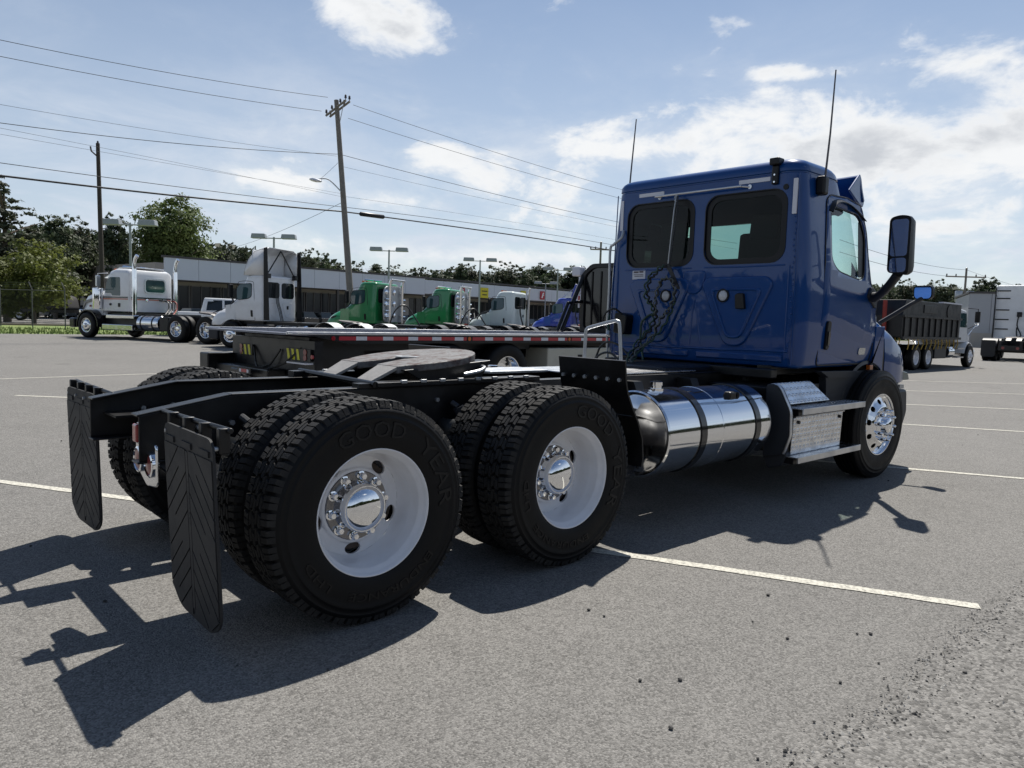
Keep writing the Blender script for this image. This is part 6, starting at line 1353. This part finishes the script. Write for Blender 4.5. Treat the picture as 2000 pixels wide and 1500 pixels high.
# dark equipment trailer left of the sleeper truck
p = at(75, 598, 72); ET = empty('equipment_trailer', 'dark loaded equipment trailer behind the chain-link fence', 'trailer', (p.x, p.y, 0), R_(-40))
mb = MB(); mb.box(-4, 4, -1.2, 1.2, .8, 1.1); P_('bed', mb, BLACK, ET, None)
mb = MB(); mb.prism(rpoly([(-2.8, 1.1), (3.4, 1.1), (3.2, 2.3), (1.5, 2.9), (-1.0, 2.5), (-2.6, 2.0)], .3), -1.1, 1.1, 'y'); P_('load_cover', mb, mat('dark_tarp', (.035, .033, .034), .9, var=.4, vscale=2, bump=.8, bscale=3), ET, 60, .15)
for x in (-2.2, -1.1):
    for s in (-1, 1): wheel_low(ET, (x, s*1.1, .5), s > 0, 'white', True, True)
# ------------------------------------------------------------------ poles, lamps and wires
def pole(name, label, base, top, r0, r1, m, cat='utility pole'):
    r = empty(name, label, cat, (base.x, base.y, base.z)); mb = MB(); mb.tube([(0, 0, -.1), tuple((top-base)*.5), tuple(top-base)], [r0, (r0+r1)/2, r1], 12); P_('shaft', mb, m, r); return r
pt = at(657, 196, 38.5); pb = at(686, 600, 38.5); k = (pb.z-0)/(pt.z-pb.z); pb = pb-(pt-pb)*k
PL = pole('utility_pole', 'tall leaning grey wooden utility pole with double crossarm, behind the nearer green truck', pb, pt, .19, .12, WOODP)
off = pt-pb
dirw = (RGT*.66+fwd*.755); dirw.z = 0; dirw.normalize(); arm = Vector((-dirw.y, dirw.x, 0))
# crossarms run to the right-away, as seen
ad = (RGT*.9+fwd*(-.45)); ad.z = 0; ad.normalize()
ends = [Vector(off)-ad*.55+Vector((0, 0, -.75)), Vector(off)+ad*.75+Vector((0, 0, -.10))]
ENDS = []
for q in (-.12, .12):
    a = ends[0]+dirw*q; b = ends[1]+dirw*q; mb = MB(); mb.tube([a, b], .06, 6); P_('crossarm', mb, WOODP, PL)
    for t in (.02, .3, .72, .98): 
        c = a.lerp(b, t)+Vector((0, 0, .06)); mb = MB(); mb.lathe([(.02, 0), (.02, .05), (.055, .06), (.065, .12), (.045, .16), (.06, .19), (.03, .24), (0, .25)], tuple(c), 'z', 10); P_('insulator', mb, INSUL, PL)
mb = MB(); mb.tube([ends[1]-ad*.25, Vector(off)*(1-1.5/off.length)], .02, 6); P_('arm_brace', mb, STEEL, PL)
la = at(666, 374, 38.3)-pb; lm = at(640, 350, 38)-pb; lt = at(616, 352, 37.6)-pb
mb = MB(); mb.tube(spline([la, lm, lt], 6), .03, 8); am = P_('lamp_arm', mb, STEEL, PL)
mb = MB(); mb.lathe([(0, -.28), (.08, -.24), (.13, -.05), (.12, .12), (.06, .24), (0, .26)], (0, 0, 0), 'x', 14); hd = P_('lamp_head', mb, ALUR, PL); hd.location = lt; hd.scale = (1.2, 1, .7); hd.rotation_euler = (0, R_(-8), R_(140))
# second, dark pole at the left
pt2 = at(191, 280, 50); pb2 = at(201, 600, 50); k = pb2.z/(pt2.z-pb2.z); pb2 = pb2-(pt2-pb2)*k
P2 = pole('utility_pole', 'dark brown utility pole with a short side arm, among the trees at the left', pb2, pt2, .17, .12, WOODD)
o2 = pt2-pb2; mb = MB(); mb.tube([o2-Vector((0, 0, .9)), o2-Vector((0, 0, .5))-RGT*.45, o2-Vector((0, 0, .2))-RGT*.5], .05, 6); P_('side_arm', mb, WOODD, P2)
mb = MB(); mb.lathe([(.05, 0), (.07, .08), (.04, .16), (0, .17)], tuple(o2), 'z', 10); P_('insulator', mb, INSUL, P2)
# far poles
def far_pole(u, v, f, label, w=2.4, boxes=0, armz=.9):
    t = at(u, v, f); b = Vector((t.x, t.y, 0)); r = pole('utility_pole', label, b, t, .17, .12, WOODP); h = t.z
    mb = MB(); mb.box(-.06, .06, -.05, .05, -.07, .07); P_('pole_cap', MB().lathe([(.13, 0), (.05, .08), (0, .09)], (0, 0, h), 'z', 8), INSUL, r)
    arm = RGT.copy(); arm.z = 0; arm.normalize(); mb = MB(); mb.tube([arm*(-w/2)+Vector((0, 0, h-armz)), arm*(w/2)+Vector((0, 0, h-armz))], .09, 6); P_('crossarm', mb, WOODP, r)
    for q in (-.48, -.25, .25, .48): c = arm*(q*w)+Vector((0, 0, h-armz+.05)); P_('insulator', MB().lathe([(.06, 0), (.09, .15), (.05, .3), (0, .32)], tuple(c), 'z', 8), INSUL, r)
    for s in (-1, 1)[:boxes]: c = arm*(s*.75)+Vector((0, 0, h*.56)); P_('transformer', MB().lathe([(0, 0), (.42, 0), (.45, .05), (.45, 1.3), (.38, 1.4), (0, 1.42)], tuple(c), 'z', 14), STEEL, r)
    return r
far_pole(1174, 473, 92, 'distant utility pole with crossarm showing left of the blue cab', 2.6)
far_pole(1888, 524, 96, 'distant utility pole carrying two grey transformers, behind the dump truck', 5.2, 2, 1.1)
# lot lamps: twin heads on slim poles
LM = [mat('lamp_pole_grey', (.30, .32, .35), .5)]
def lot_lamp(u, v, f, label, hw=1.25, sc=1.0):
    t = at(u, v, f); r = empty('lot_lamp', label, 'lamp post', (t.x, t.y, 0), 0, 1, 'twin headed lamps on the dealer lot'); h = t.z
    P_('post', MB().tube([(0, 0, 0), (0, 0, h)], [.11, .08], 10), LM[0], r); ax = RGT.copy(); ax.z = 0; ax.normalize()
    P_('arm', MB().tube([ax*-.6+Vector((0, 0, h-.1)), ax*.6+Vector((0, 0, h-.1))], .05, 6), LM[0], r)
    for s in (-1, 1):
        c = ax*(s*hw); pv = Vector((-ax.y, ax.x, 0)); mb = MB(); q = []
        for (a, b, z) in ((-.62, -.3, -.20), (.62, -.3, -.20), (.62, .3, -.20), (-.62, .3, -.20), (-.55, -.26, .20), (.55, -.26, .20), (.55, .26, .20), (-.55, .26, .20)): q.append(c+ax*a+pv*b+Vector((0, 0, h+z+.05)))
        mb.add(q, [(0,3,2,1), (4,5,6,7), (0,1,5,4), (1,2,6,5), (2,3,7,6), (3,0,4,7)]); P_('lamp_head', mb, LM[0], r, None, .05)
    return r
lot_lamp(254, 436, 52, 'twin headed lot lamp against the tall round tree')
lot_lamp(535, 463, 62, 'twin headed lot lamp rising above the tall roof fairing')
lot_lamp(760, 488, 72, 'twin headed lot lamp above the nearer green truck')
lot_lamp(938, 508, 82, 'twin headed lot lamp between the second green truck and the white day cab')
lot_lamp(1090, 526, 92, 'twin headed lot lamp above the bright blue truck')
lot_lamp(793, 542, 125, 'small far lot lamp above the fascia between the green trucks')
lot_lamp(1066, 553, 120, 'small far lot lamp above the plain white day cab')
# overhead wires: each hangs in the plane of the pole line
def plane_pt(u, v, shift=0.0):
    o = cam_pos; d = at(u, v, 1)-o; n = Vector((-dirw.y, dirw.x, 0)); p0 = Vector((pt.x, pt.y, 0))+n*shift; s = (p0-o).dot(n)/d.dot(n); return o+d*s
def tpar(p): return (p-Vector((pt.x, pt.y, 0))).dot(dirw)
def span(name, label, a, b, tend, r, shift, grp=None, m=WIRE):
    """quadratic sag through the pole point a, the seen point b and a next pole at the same height, tend metres on"""
    A_, B_ = plane_pt(*a, shift), plane_pt(*b, shift); ta, tb = tpar(A_), tpar(B_); n = Vector((-dirw.y, dirw.x, 0)); base = Vector((pt.x, pt.y, 0))+n*shift
    T_ = ta+tend; x = (tb-ta); X_ = (T_-ta); dz = B_.z-A_.z
    if abs(x) < abs(X_): cq = dz/(x*(x-X_)); cq = min(cq, .0035)
    else: cq = .0005
    pts = []
    for i in range(33):
        q = X_*i/32
        lin = dz-cq*x*(x-X_)
        z = A_.z+cq*q*(q-X_)+lin*q/x
        pts.append(base+dirw*(ta+q)+Vector((0, 0, z)))
    mb = MB(); mb.tube(pts, r, 5, caps=False); o = obj(name, mb, m, None, 60); tag(o, label, 'wire', grp); return pts
WL = [((640, 190), (0, 78), .012, 'upper thin wire running from the pole top to the left edge'), ((628, 217), (0, 110), .012, 'second thin wire from the pole crossarm to the left edge'),
      ((660, 301), (0, 240), .014, 'middle wire from the pole shaft to the left edge, above the dark pole'), ((658, 305), (0, 204), .007, 'faint thin wire between the second and middle wires at the left'),
      ((666, 378), (0, 262), .006, 'faint wire sagging past the top of the dark pole'), ((666, 384), (0, 250), .006, 'faint wire below the middle wire at the left'),
      ((667, 404), (0, 318), .014, 'lower wire just above the thick black cable at the left'), ((668, 413), (0, 343), .040, 'thick black cable bundle from the pole to the left edge')]
WR = [((690, 205), (1198, 366), .012, 'upper thin wire from the pole top down to the blue cab'), ((680, 231), (1195, 383), .012, 'second thin wire from the crossarm to the blue cab'),
      ((666, 302), (1190, 430), .014, 'middle wire from the pole to the blue cab'), ((667, 325), (1190, 440), .007, 'faint thin wire under the middle wire on the right of the pole'),
      ((668, 383), (1190, 466), .006, 'faint wire above the lower wire right of the pole'), ((668, 404), (1190, 477), .014, 'lower wire just above the thick cable right of the pole'),
      ((668, 413), (1190, 488), .036, 'thick black cable from the pole to the blue cab')]
for i, (a, b, r, l) in enumerate(WL): span('overhead_wire', l, a, b, -48, r, (0, .3, 0, .1, .05, -.05, 0, 0)[i])
for i, (a, b, r, l) in enumerate(WR): CABLE = span('overhead_wire', l, a, b, 48, r, (-.3, .3, 0, .1, .05, 0, 0)[i])
a = CABLE[0].lerp(CABLE[1], .75); b = CABLE[1].lerp(CABLE[2], .9); mb = MB(); mb.tube([a, a.lerp(b, .06), a.lerp(b, .94), b], [.05, .12, .12, .05], 10); tag(obj('cable_splice', mb, PLASTB), 'black splice sleeve on the thick cable just right of the pole', 'splice case')
def straight(label, p, q, r, sag=.3):
    pts = [p.lerp(q, i/16)-Vector((0, 0, sag*4*(i/16)*(1-i/16))) for i in range(17)]; mb = MB(); mb.tube(pts, r, 5); tag(obj('overhead_wire', mb, WIRE, None, 60), label, 'wire')
straight('slanting service wire from the pole down to the dealership roof', at(667, 396, 38.5), at(440, 487, 79), .012)
straight('thin wire from the pole to the street lamp head', at(660, 318, 38.4), at(625, 350, 37.7), .008, .02)
rp = at(1888, 527, 96)
straight('wire from behind the blue cab to the transformer pole', at(1640, 468, 60), rp, .018, .5)
straight('lower wire from behind the blue cab to the transformer pole', at(1640, 492, 60), rp-Vector((0, 0, .9)), .018, .5)
straight('faint wire leaving the transformer pole to the right edge', rp, at(2080, 575, 120), .016, .5)
# chain link fence at the far left
FENCE = mat('weathered_fence_steel', (.10, .10, .10), .7, .2, var=.2)
p0, p1 = at(-60, 600, 50), at(127, 600, 48); FN = empty('chain_link_fence', 'chain-link fence with barbed wire on angled arms, left of the white long-nose truck', 'fence', (p0.x, p0.y, 0)); fv = Vector((p1.x-p0.x, p1.y-p0.y, 0)); fl_ = fv.length; fv.normalize(); fn = Vector((-fv.y, fv.x, 0))
nP = 4
for i in range(nP):
    c = fv*(fl_*i/(nP-1)); P_('post', MB().tube([c+Vector((0, 0, -.1)), c+Vector((0, 0, 2.5)), c-fv*.25+Vector((0, 0, 2.95))], .035, 8), FENCE, FN)
P_('top_rail', MB().tube([Vector((0, 0, 2.42)), fv*fl_+Vector((0, 0, 2.42))], .022, 6), FENCE, FN)
for q in (2.6, 2.75, 2.9): P_('barbed_wire', MB().tube([Vector((0, 0, q))-fv*(q-2.5)*.5, fv*fl_+Vector((0, 0, q))-fv*(q-2.5)*.5], .008, 4), FENCE, FN)
mb = MB(); nx = int(fl_/.16)
for i in range(nx):
    for s in (-1, 1):
        a = fv*(i*.16); b = a+fv*(s*2.3); e = max(0, min(fl_, b.dot(fv))); k_ = abs(e-i*.16)/2.3; mb.tube([a+Vector((0, 0, .1)), fv*e+Vector((0, 0, .1+2.3*k_))], .0032, 3, caps=False)
tag(P_('wire_mesh', mb, FENCE, FN, None), kind='stuff')

# ------------------------------------------------------------------ trees
def crown_mesh(name, blobs, n, s, m, seed, flat=.0):
    rnd = random.Random(seed); mb = MB(); tot = sum(b[3]*b[4]*b[5] for b in blobs)
    for (cx, cy, cz, rx, ry, rz) in blobs:
        k = int(n*(rx*ry*rz)/tot)+10
        # clumps inside each blob
        cl = []
        for _ in range(max(4, k//34)):
            while True:
                v = Vector((rnd.uniform(-1, 1), rnd.uniform(-1, 1), rnd.uniform(-1, 1)))
                if .35 < v.length < 1: break
            cl.append(v)
        for _ in range(k):
            c = rnd.choice(cl); v = c+Vector((rnd.gauss(0, .17), rnd.gauss(0, .17), rnd.gauss(0, .13)))
            p = Vector((cx+v.x*rx, cy+v.y*ry, cz+v.z*rz)); q = s*rnd.uniform(.55, 1.3)
            nrm_ = (v.normalized()+Vector((rnd.uniform(-1, 1), rnd.uniform(-1, 1), rnd.uniform(-.3, 1.2)))).normalized(); a = nrm_.orthogonal().normalized(); a = (a*math.cos(rnd.uniform(0, 6.28))+nrm_.cross(a)*math.sin(rnd.uniform(0, 6.28))).normalized(); b = nrm_.cross(a)
            mb.add([p-a*q, p-b*q*.55, p+a*q, p+b*q*.55], [(0, 1, 2, 3)])
    return mb.mesh(name, m)
def trunk_mesh(name, h, r, seed, limbs=6, lean=.0):
    rnd = random.Random(seed); mb = MB(); top = Vector((lean, 0, h)); mb.tube([(0, 0, -.2), (lean*.3, 0, h*.45), tuple(top)], [r, r*.7, r*.2], 9)
    for i in range(limbs):
        z = h*(.35+.55*i/limbs); a = rnd.uniform(0, 6.28); L = h*rnd.uniform(.2, .36); d = Vector((math.cos(a), math.sin(a), .7)).normalized()
        p = Vector((lean*z/h, 0, z)); mb.tube([p, p+d*L*.5+Vector((0, 0, .1)), p+d*L], [r*.4, r*.25, r*.07], 6)
    return mb.mesh(name, BARK, 60)
def rblobs(seed, w, h0, h1, k):
    r = random.Random(seed); out = []
    for i in range(k):
        f = i/(k-1); z = h0+(h1-h0)*f; ww = w*(math.sin(math.pi*(.15+.75*f))**.7); a = r.uniform(0, 6.28); d = ww*r.uniform(.25, .62); q = ww*r.uniform(.38, .56)
        out.append((d*math.cos(a), d*math.sin(a), z, q, q, q*r.uniform(.7, .95)))
    out.append((0, 0, (h0+h1)/2, w*.55, w*.55, (h1-h0)*.45)); return out
KINDS = {
 'round': (crown_mesh('crown', rblobs(1, 4.9, 3.4, 14.4, 30), 26000, .19, LEAF, 1), trunk_mesh('trunk', 12, .38, 1, 9), 16.0),
 'dark': (crown_mesh('crown', rblobs(2, 3.8, 2.4, 11.6, 24), 15000, .20, LEAFD, 2), trunk_mesh('trunk', 10, .28, 2, 8), 12.6),
 'dark2': (crown_mesh('crown', rblobs(5, 3.5, 3.0, 12.4, 19), 11000, .21, LEAFC, 5), trunk_mesh('trunk', 11, .26, 5, 8), 13.2),
 'bushy': (crown_mesh('crown', rblobs(3, 3.1, 1.2, 5.9, 18), 9000, .13, LEAFY, 3), trunk_mesh('trunk', 5, .16, 3, 6), 6.8),
 'spruce': (crown_mesh('crown', [(random.Random(i).uniform(-.5, .5)+(2.3*(1-i/24))*math.cos(i*2.4), (2.3*(1-i/24))*math.sin(i*2.4), 2.5+i*.40, 1.9*(1-i/26)+.4, 1.9*(1-i/26)+.4, .45) for i in range(24)], 9000, .15, LEAFC, 4), trunk_mesh('trunk', 11.5, .22, 4, 10), 12.3),
 'pine': (crown_mesh('crown', rblobs(6, 2.8, 6.5, 13.4, 14), 5200, .23, LEAFP, 6), trunk_mesh('trunk', 12.5, .2, 6, 5), 14.2),
 'pine2': (crown_mesh('crown', rblobs(8, 3.1, 4.0, 12.4, 17), 6500, .23, LEAFD, 8), trunk_mesh('trunk', 11.5, .2, 8, 6), 13.2)}
def tree(kind, u, v, f, label, grp, wide=1.0):
    t = at(u, v, f); cm, tm, H = KINDS[kind]; s = t.z/H; r = empty('tree', label, 'tree', (t.x, t.y, -.03), random.uniform(0, 6.28), 1, grp); r.scale = (s*wide, s*wide, s)
    link('trunk', tm, r); link('crown', cm, r); return r
random.seed(51)
tree('round', 334, 360, 88, 'tall full green tree, the biggest of all, behind the white long-nose truck', None, 1.03)
tree('spruce', 6, 338, 62, 'tall grey-green tree with drooping branches cut by the left edge', None, 1.45)
tree('bushy', 62, 452, 58, 'low yellow-green bushy tree at the left by the fence', None, 1.12)
tree('bushy', -5, 492, 56, 'smaller yellow-green bush at the left edge below the drooping tree', None, 1.2)
G_ = 'dark trees behind the workshop'
for (k, u, v, f, w, l) in (('dark', 104, 408, 84, .95, 'dark tree standing next to the yellow-green bushy tree'), ('dark2', 150, 416, 88, .9, 'dark tree left of the dark utility pole'), ('dark', 186, 438, 92, .8, 'dark tree directly behind the dark utility pole'), ('pine', 222, 408, 84, .8, 'thin topped tree between the dark pole and the tall round tree'), ('dark', 246, 446, 95, .8, 'dark tree half hidden left of the tall round tree'),
                           ('dark2', 438, 466, 104, .8, 'dark tree just right of the tall round tree'), ('dark', 474, 476, 108, .8, 'dark tree left of the tall roof fairing'), ('dark', 405, 482, 112, .9, 'dark tree low behind the right side of the tall round tree'), ('dark2', 505, 490, 120, .8, 'dark tree behind the white cab with the fairing'), ('dark', 40, 440, 95, .9, 'dark tree behind the bushy tree')): tree(k, u, v, f, l, G_, w)
for (k, u, v, f, w, l) in (('dark2', 598, 480, 118, .85, 'tree just right of the tall roof fairing'), ('pine2', 628, 484, 124, .85, 'tree left of the leaning utility pole'), ('dark', 660, 505, 130, .9, 'tree behind the leaning utility pole'), ('dark2', 700, 506, 128, .9, 'rounded tree right of the leaning utility pole'), ('dark', 735, 508, 132, .95, 'rounded tree under the lamp of the nearer green truck')): tree(k, u, v, f, l, 'trees behind the dealership', w)
random.seed(52)
for i in range(40):
    u = 765+i*11.3+random.uniform(-4, 4); v = 523+6*math.sin(i*.9)+random.uniform(-11, 9)+(-8 if 8 < i < 12 else 0)-max(0, (i-28))*.2
    tree(random.choice(('pine', 'pine2', 'pine', 'dark2')), u, v, random.uniform(165, 190), 'dark pine of the distant tree line, '+('above the nearer green truck' if u < 830 else 'above the second green truck' if u < 925 else 'above the plain white day cab' if u < 1045 else 'above the bright blue truck' if u < 1130 else 'beside the blue cab and distant pole'), 'pines of the distant tree line', random.uniform(.9, 1.3))
for i, (u, v, k, w) in enumerate([(1712, 552, 'pine2', .9), (1742, 560, 'dark', .9), (1772, 540, 'dark2', 1.0), (1800, 556, 'pine2', .9), (1833, 541, 'dark2', 1.05), (1862, 548, 'dark', .9), (1890, 556, 'dark', 1), (1912, 540, 'pine2', .9), (1934, 536, 'pine', 1.1), (1958, 548, 'pine2', 1.0), (1984, 550, 'pine', 1.1), (2008, 556, 'pine2', 1.1), (1690, 560, 'dark', 1.0), (1660, 556, 'pine2', 1), (2034, 548, 'pine', 1.1)]):
    tree(k, u, v, 112+(i % 3)*6, ('dark tree between the blue hood and the dump truck' if u < 1760 else 'dark tree above the black dump box' if u < 1870 else 'dark tree right behind the transformer pole' if u < 1915 else 'dark tree above the pale warehouse' if u < 1965 else 'dark tree above the white sleeper at the right edge'), 'trees beyond the warehouse', w)
# continuous low wood behind the single trees
def wood(name, label, pts, h, n, s, m, seed):
    rnd = random.Random(seed); mb = MB()
    for i in range(n):
        k = rnd.randrange(len(pts)-1); t = rnd.random(); p = Vector(pts[k]).lerp(Vector(pts[k+1]), t); top = h*(.75+.35*mnoise.noise((p.x*.06, p.y*.06, seed))); z = rnd.random()**.8*top; q = s*rnd.uniform(.6, 1.3)
        c = Vector((p.x+rnd.gauss(0, 2.5), p.y+rnd.gauss(0, 2.5), z)); a = Vector((rnd.uniform(-1, 1), rnd.uniform(-1, 1), rnd.uniform(-1, 1))).normalized(); b = a.orthogonal().normalized()
        mb.add([c-a*q, c-b*q*.7, c+a*q, c+b*q*.7], [(0, 1, 2, 3)])
    return tag(obj(name, mb, m, smooth=None), label, 'wood', kind='stuff')
def gp(u, f): p = at(u, 600, f); return (p.x, p.y, 0)
wood('far_wood', 'dense dark wood closing the view behind the dealership', [gp(-300, 110), gp(100, 112), gp(400, 125), gp(600, 150), gp(760, 190), gp(1000, 205), gp(1250, 215)], 15.5, 44000, .7, LEAFD, 61)
wood('far_wood', 'dense dark wood closing the view beyond the warehouse', [gp(1250, 215), gp(1500, 150), gp(1700, 130), gp(2000, 130), gp(2500, 140)], 12.0, 40000, .6, LEAFD, 62)
wood('far_wood', 'wood along the road behind the viewer, mirrored in the polished tank', [(150, -8, 0), (120, -40, 0), (80, -66, 0), (30, -62, 0), (-20, -58, 0), (-60, -40, 0), (-85, 0, 0), (-90, 60, 0)], 11, 26000, .9, LEAFD, 63)
